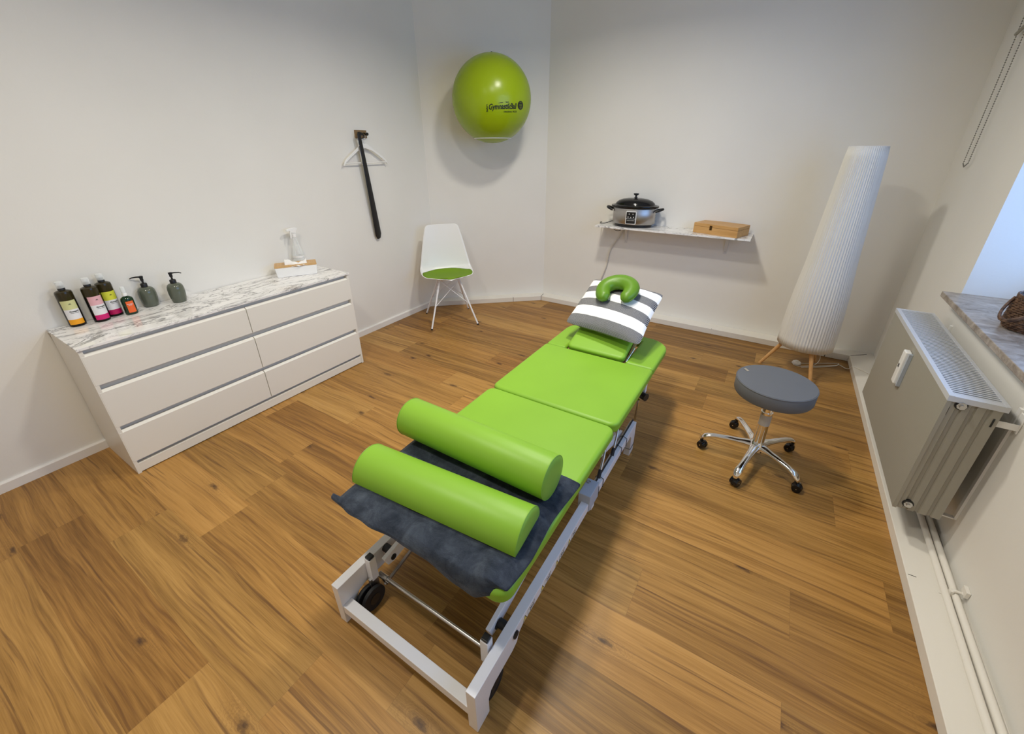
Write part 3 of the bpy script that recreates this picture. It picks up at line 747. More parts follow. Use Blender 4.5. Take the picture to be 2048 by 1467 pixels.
# raised face flap, hinged at the seat seam
ft_ = Matrix.Translation((*L(2.46, 1.262), TZ - .055)) @ Matrix.Rotation(R(19), 4, 'X')
fl = obj('head_flap', G().prism(rrect(-.190, .190, .012, .335, .03), .022, .068), M['green'], t, bevel=.02, seg=5, mtx=ft_)
obj('flap_board', G().prism(rrect(-.193, .193, .0, .335, .01), .006, .022), M['ply'], t, bevel=.002, mtx=ft_)
obj('flap_edge_board', G().prism([(.0, .0), (.30, .0), (.30, .045), (.10, .026)], .193, .203, 'x'), M['ply'], t, mtx=ft_ @ Matrix.Translation((0, 0, .004)))
obj('flap_stay', G().cyl((2.662 - 2.475, 1.27 - .6, .50), (2.676 - 2.475, 1.38 - .6, .550), .004, .004, 10), M['chrome'], t, smooth=True)
# under-structure
g = G()
for xx in (2.20, 2.72): g.box(xx - 2.475, xx + .035 - 2.475, -.30 - .6, 1.55 - .6, .42, .452)
for yy in (-.28, .2, .62, 1.1, 1.5): g.box(2.235 - 2.475, 2.72 - 2.475, yy - .6, yy + .03 - .6, .425, .45)
obj('top_frame', g, M['whitemetal'], t, bevel=.002)
# side rails: one profile, extruded
def rail_profile():
    return [(-.490, 0), (-.492, .205), (1.118, .205), (1.118, 0), (1.045, 0), (1.045, .130), (1.02, .160), (-.21, .160), (-.235, .150), (-.25, .118), (-.28, .108), (-.385, .108), (-.41, .10), (-.424, .075), (-.424, 0)]
for xa, xb in ((2.136, 2.172), (2.774, 2.810)):
    rl = obj('side_rail', G().prism([(a - .6, b) for a, b in rail_profile()], xa - 2.475, xb - 2.475, 'x'), M['whitemetal'], t, bevel=.002)
obj('cross_bar', G().box(*[v - 2.475 for v in (2.172, 2.774)], -.488 - .6, -.448 - .6, .062, .102), M['whitemetal'], t, bevel=.002)
obj('cross_bar', G().box(*[v - 2.475 for v in (2.172, 2.774)], 1.05 - .6, 1.09 - .6, .062, .102), M['whitemetal'], t, bevel=.002)
for xx in (2.190, 2.752):
    ps = obj('brake_post', G().box(xx - 2.475 - .015, xx - 2.475 + .015, -.365 - .6, -.335 - .6, .120, .232), M['whitemetal'], t, bevel=.001)
    obj('post_cap', G().box(xx - 2.475 - .013, xx - 2.475 + .013, -.363 - .6, -.337 - .6, .232, .243), M['black'], ps, bevel=.003)
    obj('wheel_fork', G().box(xx - 2.475 - .004, xx - 2.475 + .010, -.375 - .6, -.335 - .6, .05, .13), M['steel'], t, bevel=.002)
def wheel(x_, y_, z_, r_, w_=.016):
    wh = obj('wheel', G().cyl((x_ - w_ / 2, y_, z_), (x_ + w_ / 2, y_, z_), r_, r_, 36), M['rubber'], t, smooth=True, bevel=.003)
    obj('hub', G().cyl((x_ - w_ / 2 - .002, y_, z_), (x_ + w_ / 2 + .002, y_, z_), r_ * .45, r_ * .45, 24), M['black'], wh, smooth=True)
for x_, y_ in ((2.188, -.395), (2.216, -.385), (2.748, -.385), (2.790, -.372), (2.20, .98), (2.755, .98)):
    wheel(x_ - 2.475, y_ - .6, .053, .053)
obj('brake_axle', G().cyl((2.235 - 2.475, -.322 - .6, .105), (2.752 - 2.475, -.322 - .6, .105), .0075, .0075, 16).cyl((2.19 - 2.475, -.322 - .6, .105), (2.235 - 2.475, -.322 - .6, .105), .012, .012, 16).cyl((2.715 - 2.475, -.322 - .6, .105), (2.728 - 2.475, -.322 - .6, .105), .0095, .0095, 16), M['steel'], t, smooth=True)
obj('brake_lever', G().prism([(-.335 - .6, .082), (-.325 - .6, .072), (.02 - .6, .150), (.02 - .6, .166)], 2.222 - 2.475, 2.232 - 2.475, 'x'), M['steel'], t, bevel=.001)
obj('lever_bolt', G().cyl((2.212 - 2.475, -.322 - .6, .086), (2.242 - 2.475, -.322 - .6, .086), .008, .008, 12), M['chrome'], t, smooth=True)
for xx, s_ in ((2.212, -1), (2.722, 1)):
    # lower lift arm rises from the foot end towards the middle, upper arm goes back
    am = obj('lift_arm', G().prism([(-.315 - .6, .205), (-.300 - .6, .160), (-.27 - .6, .155), (.62 - .6, .330), (.62 - .6, .375)], xx - 2.475, xx + .018 - 2.475, 'x'), M['whitemetal'], t, bevel=.002)
    obj('pivot_bush', G().cyl((xx - .004 - 2.475, -.272 - .6, .180), (xx + .022 - 2.475, -.272 - .6, .180), .013, .013, 20), M['black'], am, smooth=True)
    a, b = ((2.172, 2.206) if s_ < 0 else (2.744, 2.774))
    obj('bumper', G().cyl((a - 2.475, -.262 - .6, .186), (b - 2.475, -.262 - .6, .186), .017, .017, 20), M['rubber'], t, smooth=True)
    obj('lift_arm', G().prism([(1.0 - .6, .150), (1.02 - .6, .185), (.20 - .6, .435), (.17 - .6, .405)], xx + .022 - 2.475, xx + .04 - 2.475, 'x'), M['whitemetal'], t, bevel=.002)
obj('lift_cross_tube', G().cyl((2.21 - 2.475, .62 - .6, .345), (2.74 - 2.475, .62 - .6, .345), .02, .02, 18), M['whitemetal'], t, smooth=True)
obj('lift_motor', G().cyl((2.48 - 2.475, .55 - .6, .12), (2.48 - 2.475, .95 - .6, .26), .035, .03, 20), M['black'], t, smooth=True)
# things fixed on the right rail
obj('control_box', G().box(2.758 - 2.475, 2.816 - 2.475, .378 - .6, .490 - .6, .160, .250), M['greybox'], t, bevel=.003)
obj('box_ring', G().tube([(2.772 - 2.475 + .009 * cos(a), .465 - .6 + .009 * sin(a), .252) for a in [2 * pi * i / 14 for i in range(14)]], .0015, 6, closed=True), M['steel'], t, smooth=True)
obj('foot_switch_cable', G().tube([(2.787 - 2.475, y_ - .6, .211) for y_ in (.49, .6, .75, .9, 1.05, 1.118)] + [(2.787 - 2.475, 1.124 - .6, .20), (2.787 - 2.475, 1.124 - .6, .06)], .0042, 8), M['rubber'], t, smooth=True)
for y_ in (.505, .565, .84, .93):
    obj('cable_tie', G().tube([(2.772 - 2.475, y_ - .6, .158), (2.772 - 2.475, y_ - .6, .207), (2.787 - 2.475, y_ - .6, .217), (2.812 - 2.475, y_ - .6, .207), (2.812 - 2.475, y_ - .6, .158)], .0018, 6, closed=True), M['black'], t, smooth=True)
obj('cable_tie', G().tube([(2.772 - 2.475, 1.043 - .6, .05), (2.772 - 2.475, 1.120 - .6, .05), (2.812 - 2.475, 1.120 - .6, .05), (2.812 - 2.475, 1.043 - .6, .05)], .0018, 6, closed=True), M['black'], t, smooth=True)
obj('adjustment_foot', G().box(2.784 - 2.475, 2.806 - 2.475, .44 - .6, .475 - .6, .108, .160), M['whitemetal'], t, bevel=.001)
for y_ in (.72, .54):
    hd_ = obj('release_handle', G().tube([(2.775 - 2.475, y_ + .03 - .6, .440), (2.80 - 2.475, y_ + .02 - .6, .430), (2.812 - 2.475, y_ - .6, .40), (2.818 - 2.475, y_ - .05 - .6, .35), (2.82 - 2.475, y_ - .075 - .6, .325)], .006, 10, smooth=2), M['steel'], t, smooth=True)
    obj('grip', G().cyl((2.8185 - 2.475, y_ - .062 - .6, .338), (2.821 - 2.475, y_ - .09 - .6, .310), .009, .009, 14), M['rubber'], hd_, smooth=True)
obj('side_handle', G().tube([(2.76 - 2.475, .99 - .6, .43), (2.80 - 2.475, .97 - .6, .40), (2.80 - 2.475, .86 - .6, .40), (2.76 - 2.475, .84 - .6, .43)], .006, 10, smooth=1), M['steel'], t, smooth=True)
kb = obj('knob_bracket', G().box(2.792 - 2.475, 2.812 - 2.475, 1.22 - .6, 1.25 - .6, .35, .45), M['whitemetal'], t, bevel=.002)
obj('clamp_knob', G().cyl((2.785 - 2.475, 1.205 - .6, .345), (2.830 - 2.475, 1.185 - .6, .345), .020, .024, 20), M['black'], t, smooth=True)
obj('support_rod', G().cyl((2.796 - 2.475, 1.15 - .6, .34), (2.775 - 2.475, 1.22 - .6, .145), .007, .007, 12), M['chrome'], t, smooth=True)
obj('rail_bolt', G().cyl((2.809 - 2.475, -.262 - .6, .178), (2.816 - 2.475, -.262 - .6, .178), .015, .014, 20), M['black'], t, smooth=True)
for k, y_ in enumerate((-.165, -.035, .088, .205)):
    st = obj('warning_sticker', G().box(2.8101 - 2.475, 2.8106 - 2.475, y_ - .048 - .6, y_ + .040 - .6, .164, .197), M['whitegloss'], t)
    obj('warning_triangle', G().prism([(y_ - .046 - .6, .167), (y_ - .018 - .6, .167), (y_ - .032 - .6, .194)], 2.8106 - 2.475, 2.8109 - 2.475, 'x'), M['ink'], st)
    obj('warning_triangle_fill', G().prism([(y_ - .0415 - .6, .1695), (y_ - .0225 - .6, .1695), (y_ - .032 - .6, .188)], 2.8109 - 2.475, 2.8112 - 2.475, 'x'), M['yellow'], st)
    g = G()
    for (a, b, c_, d_) in ((-.012, .038, .167, .1685), (-.012, .038, .1925, .194), (-.012, -.0105, .167, .194), (.0365, .038, .167, .194), (.004, .008, .171, .188), (.012, .020, .174, .184), (.024, .028, .172, .190), (.002, .030, .1765, .1785)):
        g.box(2.8106 - 2.475, 2.8109 - 2.475, y_ + a - .6, y_ + b - .6, c_, d_)
    obj('pictogram', g, M['ink'], st)

# ------------------------------------------------------------------ blanket and bolsters
BZ = .532
def blanket(u, v):
    # u across the table (x), v from the far edge over the foot end
    x_ = 2.068 + .768 * u
    prof_ = [(0, .172, .513), (.03, .170, .528), (.08, .150, BZ), (.5, -.12, BZ), (.72, -.315, BZ), (.78, -.352, .528), (.83, -.366, .520), (.90, -.372, .514), (1.0, -.368, .506)]
    y_ = lookup([(p[0], p[1]) for p in prof_], v); z_ = lookup([(p[0], p[2]) for p in prof_], v)
    hang = max(0, (v - .80) / .20)
    drop = lookup([(0, -.0), (.2, .0), (.4, -.004), (.6, -.024), (.76, -.050), (.87, -.056), (.93, -.03), (1.0, .0)], u)
    z_ += hang * drop
    y_ += (-.012 - .012 * sin(u * 7)) * hang
    y_ += (1 - min(1, v / .3)) * (-.10 * (1 - u) ** 1.5)          # far edge runs askew
    if v > .75: y_ += .05 * max(0, (u - .86) / .14) ** 1.3 * min(1, (v - .75) / .1)
    n1 = mnoise.noise(Vector((x_ * 5, y_ * 5, 3.1))); n2 = mnoise.noise(Vector((x_ * 14, y_ * 14 + z_ * 10, 7.7)))
    z_ += .006 * n1 * (1 if v > .1 else 0) + .004 * n2 * (1 if v > .1 else 0)
    if x_ < 2.125 and v < .8: z_ -= (2.125 - x_) * .85
    ex_ = max(0, (u - .90) / .10)
    z_ -= .018 * ex_ ** 2 * (1 if v > .04 else .4)
    z_ += .012 * max(0, sin(pi * min(1, max(0, (u - .84) / .12)))) * min(1, max(0, (v - .1) / .2)) * (.6 + .5 * sin(v * 19))
    x_ += .006 * sin(v * 11 + 1) * ex_ - .016 * ex_ * min(1, max(0, (v - .6) / .3))
    y_ -= .010 * n2 * hang
    return (x_, y_, z_)
o = obj('plush_blanket', G().grid(blanket, 70, 60), M['blanket'], smooth=True, solid=.016, offset=-1, sub=0)
tag(o, 'slate grey plush blanket folded over foot end of the table', 'blanket'); centre(o)
q = o.modifiers.new('s', 'SUBSURF'); q.levels = 1; q.render_levels = 1

def bolster(name, A, B, shape, label, z0):
    A, B = Vector((*A, z0)), Vector((*B, z0)); ax = (B - A); ln_ = ax.length; ax.normalize()
    ang = math.atan2(ax.y, ax.x)
    t = thing(name, label, 'bolster', (*((A + B) / 2)[:2], z0), ang)
    pts = shape
    n = len(pts); es = [(-ln_ / 2, .985), (-ln_ / 2 + .006, 1), (0, 1), (ln_ / 2 - .006, 1), (ln_ / 2, .985)]
    cy_ = sum(p[0] for p in pts) / n; cz_ = sum(p[1] for p in pts) / n
    g = G().rings([[Vector((e, cy_ + (p[0] - cy_) * s_, cz_ + (p[1] - cz_) * s_)) for p in pts] for e, s_ in es], cap=False)
    obj('bolster_cover', g, M['green'], t, smooth=True)
    for s_ in (-1, 1):
        e = s_ * (ln_ / 2); rings = []
        for k, (sc_, bul) in enumerate(((.985, 0), (.95, .0025), (.7, .007), (.35, .009), (.02, .010))):
            rings.append([Vector((e + s_ * bul, cy_ + (p[0] - cy_) * sc_, cz_ + (p[1] - cz_) * sc_)) for p in pts])
        obj('end_panel', G().rings(rings), M['green_cap'], t, smooth=True)
        obj('piping', G().tube([(e, cy_ + (p[0] - cy_) * .99, cz_ + (p[1] - cz_) * .99) for p in pts], .0016, 6, closed=True), M['green_cap'], t, smooth=True)
    return t
r_ = .094
half = [(-r_ * cos(pi * i / 24), r_ * sin(pi * i / 24)) for i in range(25)] + [(r_ * (1 - k / 5) + 0, 0) for k in range(1, 10) if abs(r_ * (1 - k / 5)) < r_ * .99]
half = [(a, b) for a, b in half]
bolster('half_round_bolster', (2.095, -.205), (2.790, -.150), half, 'lime green half-round bolster nearest the foot end of the table', BZ + .004)
r_ = .084
full = [(-r_ * sin(2 * pi * i / 40), r_ - r_ * cos(2 * pi * i / 40)) for i in range(40)]
bolster('round_bolster', (2.078, .050), (2.778, .045), full, 'lime green round bolster lying behind the half-round one', BZ + .003)

# ------------------------------------------------------------------ pillow and neck cushion
PO = Vector((2.459, 1.571, .712)); pxa = Vector((.983, -.184, 0)).normalized(); pya = Vector((-.01, .475, .18)); pya = (pya - pxa * pya.dot(pxa)).normalized(); pza = pxa.cross(pya)
PM = Matrix.Translation(PO) @ Matrix((pxa, pya, pza)).transposed().to_4x4()
PS = .256; PT = .074
def pil(sign):
    def f(u, v):
        a, b = 2 * u - 1, 2 * v - 1
        th = PT * ((1 - a ** 2) * (1 - b ** 2)) ** .50 if abs(a) < 1 and abs(b) < 1 else 0
        pin_ = 1 - .055 * (1 - a * a) * abs(b) - .0; pin2 = 1 - .055 * (1 - b * b) * abs(a)
        cr_ = 1 - .055 * abs(a * b) ** 7
        x_, y_ = a * PS * 1.085 * pin2 * cr_, b * PS * pin_ * cr_
        wr = .004 * mnoise.noise(Vector((a * 4, b * 4, sign))) + .0035 * sin(26 * a + 3 * b) * max(0, (-b - .78)) * 4
        return (x_ - .17 * y_, y_, sign * (th + (wr if th > .01 else 0)))
    return f
g = G().grid(pil(1), 41, 41).grid(pil(-1), 41, 41)
o = obj('striped_pillow', g, M['pillow'], smooth=True)
tag(o, 'grey and white striped square pillow propped on the head rest', 'pillow'); o.matrix_world = PM
tg_ = obj('fabric_tag', G().box(.262, .280, -.185, -.150, -.002, .002), M['ink'], o); obj('tag_print', G().box(.267, .278, -.178, -.158, .002, .0028), M['white_ink'], tg_)
q = 27
NM = PM @ Matrix.Translation((.0, .058, .112)) @ Matrix.Rotation(.30, 4, 'Z') @ Matrix.Rotation(.02, 4, 'X')
pts = []
for i in range(33):
    u = i / 32; a = -pi * .5 + .72 - 0 + 0
    th = (-pi / 2 + .50) + (2 * pi - 1.0) * u
    pts.append(Vector((.092 * cos(th), (.112 if sin(th) < 0 else .086) * sin(th), 0)))
def rad_n(u):
    e = min(u, 1 - u); base = .040 + .018 * sin(pi * u) ** 1
    return base * min(1, sqrt(max(0.0, 1 - (1 - min(1, e / .075)) ** 2)) + .05)
g = G().tube(pts, rad_n, 20)
o = obj('neck_cushion', g, M['green_dark'], smooth=True)
for v_ in o.data.vertices: v_.co.z *= .82
q = o.modifiers.new('s', 'SUBSURF'); q.levels = 1; q.render_levels = 1
tag(o, 'grass green U-shaped neck cushion lying on the striped pillow', 'neck cushion'); o.matrix_world = NM
g = G().tube([Vector((p.x * (1 + rad_n(i / 32) / .094 * .98), p.y * (1 + rad_n(i / 32) / .09 * .98), 0)) for i, p in enumerate(pts)][2:-2], .0014, 6)
obj('seam', g, M['green_dark'], o, smooth=True)

# ------------------------------------------------------------------ floor lamp
LX, LY = 3.662, 2.80
t = thing('floor_lamp', 'tall white pleated paper floor lamp on three beech legs', 'floor lamp', (LX, LY, 0))
z0, z1, ra, rb = .245, 1.690, .190, .108
def shade_f(u, v):
    a = 2 * pi * u; z = z0 + (z1 - z0) * v
    r = ra + (rb - ra) * v + .008 * sin(pi * min(1, v * 2.2)) 
    r += .0036 * cos(a * 60) * (.5 + .5 * min(1, v * 12)) * min(1, (1 - v) * 40 + .2)
    return (r * cos(a), r * sin(a), z)
obj('paper_shade', G().grid(shade_f, 256, 24, True), M['shade'], t, smooth=True, solid=.001)
g = G()
for v_, dz in ((.0, .0), (1, 0)):
    r = ra + (rb - ra) * v_ - .004
    g.tube([(r * cos(2 * pi * i / 48), r * sin(2 * pi * i / 48), z0 + (z1 - z0) * v_) for i in range(48)], .002, 6, closed=True)
obj('shade_ring', g, M['whitemetal'], t, smooth=True)
hubz = .34
g = G().cyl((0, 0, hubz - .03), (0, 0, hubz + .02), .035, .035, 24)
g.cyl((0, 0, hubz), (0, 0, 1.40), .008, .008, 12)
obj('lamp_pole', g, M['beech'], t, smooth=True)
for (fx_, fy_) in ((3.396 - LX, 0.002), (3.755 - LX, 2.560 - LY), (3.80 - LX, 3.045 - LY)):
    d = Vector((fx_, fy_, 0)); top_ = d.normalized() * .025 + Vector((0, 0, .42))
    top_ = d * .12 + Vector((0, 0, .44))
    l = obj('leg', G().cyl(d, top_, .012, .018, 16), M['beech'], t, smooth=True)
t = thing('lamp_cord', 'white lamp cord with round foot switch under the paper lamp', 'lamp cord', (3.664, 2.945, 0))
def CP(x_, y_, z_=.004): return (x_ - 3.664, y_ - 2.945, z_)
obj('foot_switch', G().lathe([(.033, .003), (.035, .008), (.030, .020), (.016, .024), (.015, .030), (.004, .031)], 28), M['whitegloss'], t, smooth=True)
obj('switch_base', G().lathe([(.030, 0), (.034, .003), (.034, .007)], 28), M['black'], t, smooth=True)
obj('cord', G().tube([CP(3.690, 2.965), CP(3.74, 2.99), CP(3.80, 3.03), CP(3.88, 3.08), CP(3.955, 3.125), CP(3.975, 3.13), CP(3.968, 3.10), CP(3.93, 3.06), CP(3.86, 3.01), CP(3.80, 2.965), CP(3.70, 2.90), CP(3.66, 2.895), CP(3.635, 2.925), CP(3.650, 2.93)], .003, 8, smooth=2), M['whitecable'], t, smooth=True)
obj('cord', G().tube([CP(3.700, 2.88), CP(3.78, 2.93), CP(3.86, 2.99), CP(3.93, 3.05), CP(3.955, 3.07), CP(3.97, 3.11), CP(3.995, 3.08), CP(4.015, 3.05), CP(4.032, 3.02, .02), CP(4.040, 3.005, .058), CP(4.08, 2.97, .060), CP(4.15, 2.90, .060)], .003, 8, smooth=2), M['whitecable'], t, smooth=True)
obj('cord', G().tube([CP(3.69, 2.80, .42), CP(3.72, 2.86, .25), CP(3.80, 3.01, .13), CP(3.83, 3.05, .05), CP(3.81, 3.01, .004), CP(3.76, 2.95), CP(3.71, 2.91)], .0026, 8, smooth=2), M['whitecable'], t, smooth=True)

# ------------------------------------------------------------------ rolling stool
SX, SY, SH = 3.447, 1.400, .540
t = thing('rolling_stool', 'round grey vinyl stool on chrome five-star base with castors', 'stool', (SX, SY, 0))
st_ = obj('seat', G().lathe([(.150, SH - .082), (.188, SH - .080), (.193, SH - .070), (.194, SH - .008), (.190, SH - .001), (.10, SH), (.01, SH)], 72), M['vinyl'], t, smooth=True)
obj('seat_piping', G().tube([(.1925 * cos(2 * pi * i / 72), .1925 * sin(2 * pi * i / 72), SH - .005) for i in range(72)], .0028, 8, closed=True), M['vinyl'], st_, smooth=True)
obj('seat_tag', G().prism(rrect(-.017, .017, -.007, .007, .002), SH + .0003, SH + .0012, 'z', Matrix.Translation((-.150, .060, 0)) @ Matrix.Rotation(-.9, 4, 'Z')), M['chrome'], st_)
obj('seat_plate', G().lathe([(.06, SH - .095), (.11, SH - .082)], 32), M['black'], t, smooth=True)
obj('gas_column', G().cyl((0, 0, .085), (0, 0, .345), .030, .030, 28).cyl((0, 0, .345), (0, 0, SH - .085), .0255, .0255, 28), M['chrome'], t, smooth=True)
obj('column_label', G().grid(lambda u, v: (.0305 * cos(-2.7 + 2.5 * u), .0305 * sin(-2.7 + 2.5 * u), .262 + .068 * v), 20, 2), mat('silver_label', (.5, .48, .45), .5), t, smooth=True)
bs = G().lathe([(.034, .082), (.050, .090), (.046, .120), (.036, .136), (.0315, .142)], 28)
obj('base_hub', bs, M['chrome'], t, smooth=True)
for k, (cx_, cy_) in enumerate(((3.150, 1.362), (3.318, 1.690), (3.642, 1.606), (3.372, 1.100), (3.664, 1.240))):
    ang = math.atan2(cy_ - SY, cx_ - SX); d = Vector((cos(ang), sin(ang), 0)); sd = Vector((-d.y, d.x, 0))
    ln_ = Vector((cx_ - SX, cy_ - SY)).length
    rs = []
    for i in range(17):
        u = i / 16; s_ = .02 + (ln_ - .02) * u
        zz = lookup([(0, .108), (.15, .113), (.45, .112), (.75, .104), (.90, .094), (.97, .080), (1, .068)], u)
        hw = lookup([(0, .030), (.25, .021), (.72, .0165), (.88, .0205), (.96, .020), (1, .012)], u); hh_ = lookup([(0, .026), (.3, .014), (.8, .013), (.95, .014), (1, .010)], u)
        rs.append([d * s_ + sd * (hw * cos(a)) + Vector((0, 0, zz + hh_ * sin(a))) for a in [2 * pi * j / 16 for j in range(16)]])
    obj('base_arm', G().rings(rs), M['chrome'], t, smooth=True)
    tip = d * (ln_ - .010)
    hd = ang + (.9, -.7, .3, 1.3, -1.1)[k]; wdv = Vector((cos(hd), sin(hd), 0)); off_ = Vector((-wdv.y, wdv.x, 0)) * .010
    c_ = tip + off_ + Vector((0, 0, .027))
    cs = obj('castor', G().cyl(c_ - wdv * .022, c_ - wdv * .005, .022, .0265, 28).cyl(c_ + wdv * .005, c_ + wdv * .022, .0265, .022, 28), M['blackgloss'], t, smooth=True)
    obj('castor_hood', G().cyl(c_ - wdv * .006, c_ + wdv * .006, .024, .024, 20).cyl(tip + Vector((0, 0, .035)), tip + Vector((0, 0, .068)), .009, .009, 14), M['black'], cs, smooth=True)
    obj('castor_pin', G().cyl(c_ - wdv * .024, c_ + wdv * .024, .003, .003, 12), M['chrome'], cs, smooth=True)

# ------------------------------------------------------------------ radiator, pipes
t = thing('radiator', 'large beige panel radiator mounted below the window sill', 'radiator', (4.0, 1.66, 0))
def RX_(x_): return x_ - 4.0
def RY_(y_): return y_ - 1.66
ry0, ry1, rz0, rz1, rxf, rxb = 1.092, 2.232, .208, .803, 3.990, 4.158
# front panel with very fine vertical ribbing
g = G(); n = 110; pl = []
for i in range(n * 2 + 1):
    yy = ry0 + (ry1 - ry0) * i / (2 * n); pl.append((RX_(rxf + (.0014 if i % 2 else 0)), RY_(yy)))
pl += [(RX_(rxf + .014), RY_(ry1)), (RX_(rxf + .014), RY_(ry0))]
g.prism(pl, rz0, rz1 - .022)
obj('front_panel', g, M['radiator'], t)
g = G(); pr_ = []
N_ = [(3.998, 0), (4.022, 0), (4.026, .007), (4.038, .007), (4.042, 0), (4.062, 0), (4.066, .007), (4.076, .007), (4.080, 0), (4.104, 0), (4.108, .007), (4.118, .007), (4.122, 0), (4.150, 0)]
pr_ = [(RX_(a), RY_(ry0 + .004 + b)) for a, b in N_] + [(RX_(4.150), RY_(ry0 + .02)), (RX_(3.998), RY_(ry0 + .02))]
g.prism(pr_, rz0 + .004, rz1 - .024)
obj('end_panel', g, M['radiator'], t); g = g2 = G()
pr_ = [(RX_(a), RY_(ry1 - .004 - b)) for a, b in N_[::-1]] + [(RX_(3.998), RY_(ry1 - .02)), (RX_(4.150), RY_(ry1 - .02))]
g.prism(pr_, rz0 + .004, rz1 - .024)
obj('end_panel', g2, M['radiator'], t)
obj('back_panel', G().box(RX_(4.140), RX_(4.152), RY_(ry0 + .012), RY_(ry1 - .012), rz0 + .01, rz1 - .03), M['radiator'], t)
obj('middle_panel', G().box(RX_(4.062), RX_(4.078), RY_(ry0 + .022), RY_(ry1 - .022), rz0 + .01, rz1 - .04), M['radiator'], t)
g = G()
g.box(RX_(rxf - .002), RX_(rxf + .016), RY_(ry0 - .002), RY_(ry1 + .002), rz1 - .024, rz1)
g.box(RX_(rxb - .010), RX_(rxb + .002), RY_(ry0 - .002), RY_(ry1 + .002), rz1 - .024, rz1)
g.box(RX_(rxf + .016), RX_(rxb - .010), RY_(ry0 - .002), RY_(ry0 + .028), rz1 - .024, rz1 - .001)
g.box(RX_(rxf + .016), RX_(rxb - .010), RY_(ry1 - .020), RY_(ry1 + .002), rz1 - .024, rz1 - .001)
ns = 58
for i in range(ns):
    yy = ry0 + .036 + (ry1 - ry0 - .064) * i / (ns - 1)
    g.box(RX_(rxf + .016), RX_(rxb - .010), RY_(yy - .0045), RY_(yy + .0045), rz1 - .006, rz1 - .002)
obj('top_grille', g, M['grille'], t)
for zz, xx in ((.768, 4.034), (.246, 4.034)):
    g = G().cyl((RX_(xx), RY_(ry0 + .002), zz), (RX_(xx), RY_(ry0 + .012), zz), .020, .020, 24)
    pl_ = obj('plug_recess', g, M['black'], t, smooth=True)
    obj('vent_plug', G().cyl((RX_(xx), RY_(ry0 - .006), zz), (RX_(xx), RY_(ry0 + .004), zz), .0155, .0155, 8).cyl((RX_(xx), RY_(ry0 - .014), zz), (RX_(xx), RY_(ry0 - .006), zz), .007, .007, 12), M['steel'], pl_, smooth=True)
obj('hanging_slot', G().box(RX_(4.001), RX_(4.006), RY_(ry0 + .0015), RY_(ry0 + .006), .715, .752).box(RX_(4.134), RX_(4.139), RY_(ry0 + .0015), RY_(ry0 + .006), .705, .742), M['black'], t)
al = obj('heat_meter', G().box(RX_(3.962), RX_(3.989), RY_(1.655), RY_(1.705), .558, .742), M['whitegloss'], t, bevel=.006)
obj('meter_window', G().box(RX_(3.9612), RX_(3.9622), RY_(1.672), RY_(1.690), .648, .668), M['black'], al)
obj('meter_bracket', G().box(RX_(3.975), RX_(3.9895), RY_(1.640), RY_(1.6545), .555, .738), M['greybox'], al)
obj('wall_bracket', G().box(RX_(4.140), RX_(XR - .0006), RY_(1.118), RY_(1.140), .700, .706).box(RX_(4.136), RX_(XR - .0006), RY_(1.114), RY_(1.118), .702, .730).box(RX_(XR - .006), RX_(XR - .0006), RY_(1.112), RY_(1.15), .69, .77), M['whitegloss'], t, bevel=.002)
obj('wall_bracket', G().box(RX_(4.150), RX_(XR - .008), RY_(1.15), RY_(1.17), .20, .206).box(RX_(XR - .01), RX_(XR - .0006), RY_(1.15), RY_(1.17), .2, .78), M['whitegloss'], t)
obj('wall_bracket', G().box(RX_(XR - .01), RX_(XR - .0006), RY_(2.10), RY_(2.12), .2, .78), M['whitegloss'], t)
obj('fin_shade_blocks', G().box(RX_(4.082), RX_(4.138), RY_(ry0 + .03), RY_(ry1 - .03), .24, .782).box(RX_(4.008), RX_(4.060), RY_(ry0 + .03), RY_(ry1 - .03), .24, .782), M['black'], t)  # solid black in place of fins: shade below the grille put into colour
for nm_, xx, lab in (('heating_pipe', 4.162, 'white painted heating pipe on the ledge, the one farther from the wall'), ('heating_pipe', 4.192, 'white painted heating pipe on the ledge, running close against the wall')):
    wv_ = .005 if xx < 4.18 else .003
    g = G().tube([(xx, YF + .05, .069), (xx + wv_, -.8, .069), (xx, -.2, .069), (xx - wv_, .3, .069), (xx, .84, .069), (xx + .002, 1.25, .072), (xx, 1.5, .076), (xx, 1.62, .085), (xx - .03, 1.64, .13), (xx - .04, 1.64, .222)], .0125, 14, smooth=2)
    o = tag(obj(nm_, g, M['tile'], smooth=True), lab, 'pipe', 'pipes on the right ledge'); centre(o)
t = tag(obj('pipe_clamp', G().box(4.146, 4.206, .833, .848, .0552, .0585).box(4.172, 4.182, .830, .852, .056, .088).tube([(4.178, .84, .084), (4.19, .84, .090), (4.206, .84, .088), (4.2185, .84, .100)], .006, 8).box(4.206, 4.2192, .82, .86, .088, .118), M['tile'], bevel=.002), 'white painted clamp holding both pipes to the right wall', 'pipe clamp'); centre(t)

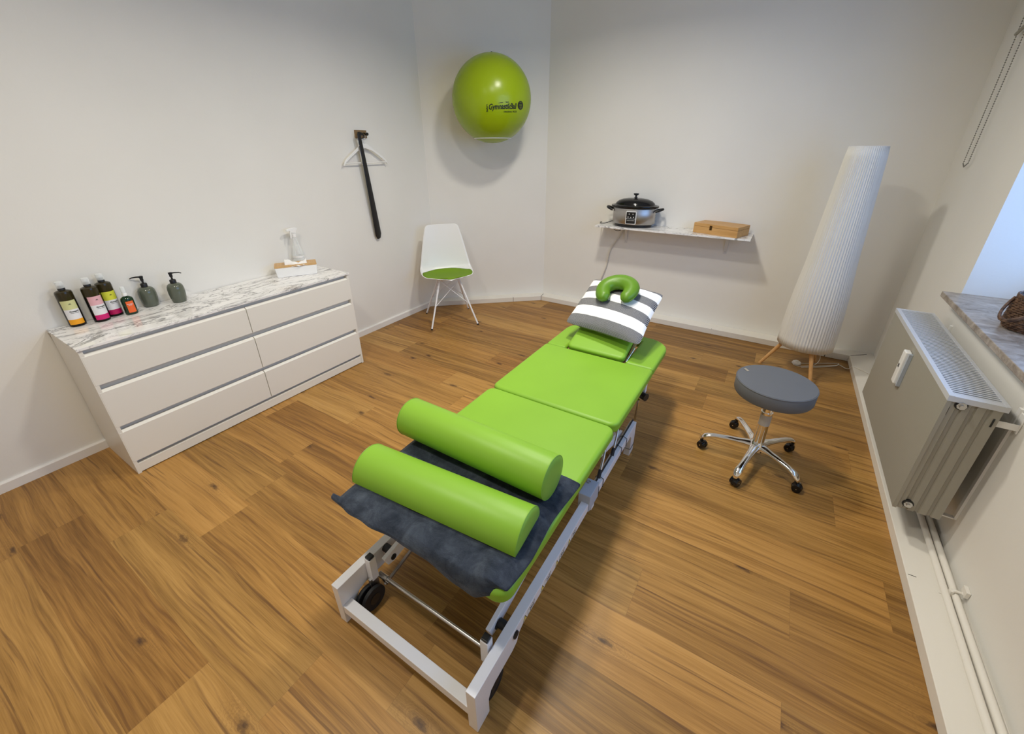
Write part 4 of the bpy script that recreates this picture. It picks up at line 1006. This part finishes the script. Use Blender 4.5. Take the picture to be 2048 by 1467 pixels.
# ------------------------------------------------------------------ wicker basket on the sill
t = thing('wicker_basket', 'dark brown wicker basket with looped handle on stone sill', 'basket', (4.345, 1.665, .945))
def brad(z): return lookup([(0, .102), (.03, .110), (.10, .106), (.145, .098)], z)
g = G(); nr = 15; nst = 26
for k in range(nr):
    z = .006 + .0095 * k; pts = []
    for i in range(nst * 4):
        a = 2 * pi * i / (nst * 4); pts.append(((brad(z) + .0035 * cos(a * nst + pi * (k % 2))) * cos(a), (brad(z) + .0035 * cos(a * nst + pi * (k % 2))) * sin(a), z + .001 * sin(a * 5 + k)))
    g.tube(pts, .0048, 6, closed=True)
obj('woven_side', g, M['wicker'], t, smooth=True)
g = G()
for i in range(nst): a = 2 * pi * i / nst; g.tube([(brad(z) * cos(a), brad(z) * sin(a), z) for z in (.0, .05, .10, .148)], .003, 6)
g.cyl((0, 0, 0), (0, 0, .004), .1, .1, 32)
obj('stakes', g, M['wicker'], t, smooth=True)
g = G()
for q in range(3):
    g.tube([((brad(.146) + .004) * cos(a), (brad(.146) + .004) * sin(a), .147 + .004 * sin(9 * a + 2.1 * q)) for a in [2 * pi * i / 60 for i in range(60)]], .005, 6, closed=True)
obj('braided_rim', g, M['wicker'], t, smooth=True)
hb = math.atan2(-.45, -1)
g = G()
for q in range(2):
    g.tube([Vector(((.108 + .045 * sin(pi * u)) * cos(hb + (u - .5) * 1.3), (.108 + .045 * sin(pi * u)) * sin(hb + (u - .5) * 1.3), .128 - .085 * sin(pi * u) + .006 * q)) for u in [i / 14 for i in range(15)]], .0055, 8)
obj('handle', g, M['wicker'], t, smooth=True)
o = tag(obj('folded_cloth', G().grid(lambda u, v: (4.345 + (2 * u - 1) * .075, 1.665 + (2 * v - 1) * .072, 1.088 + .022 * (1 - (2 * u - 1) ** 2) * (1 - (2 * v - 1) ** 2) + .006 * sin(14 * u) * cos(9 * v)), 20, 20), M['cloth_blue'], smooth=True, solid=.05), 'blue grey cloth lying in the wicker basket', 'cloth'); centre(o)

# ------------------------------------------------------------------ roller blind chain
t = thing('blind_chain', 'beaded roller blind chain loop hanging on the right wall', 'blind chain', (4.20, 2.985, 1.58))
g = G()
def bead_line(p, q, step=.0125):
    p, q = Vector(p), Vector(q); n = int((q - p).length / step)
    for i in range(n + 1):
        c_ = p.lerp(q, i / max(1, n)); g.lathe([(.0008, -.0040), (.0034, -.0016), (.0034, .0016), (.0008, .0040)], 6, c_)
    g.cyl(p, q, .0009, .0009, 5)
bead_line((0, .047, .006), (.0, .075, 1.40)); bead_line((0, -.048, .012), (0, -.075, 1.40))
bead_line((0, .047, .006), (0, .01, -.012)); bead_line((0, .01, -.012), (0, -.048, .012))
obj('chain', g, M['chainmetal'], t, smooth=True)
obj('chain_guide', G().cyl((0.0, .075, .70), (0.0, -.09, .74), .009, .009, 14).cyl((.0, -.01, .72), (.0195, -.01, .72), .006, .006, 10), M['radiator'], t, smooth=True)
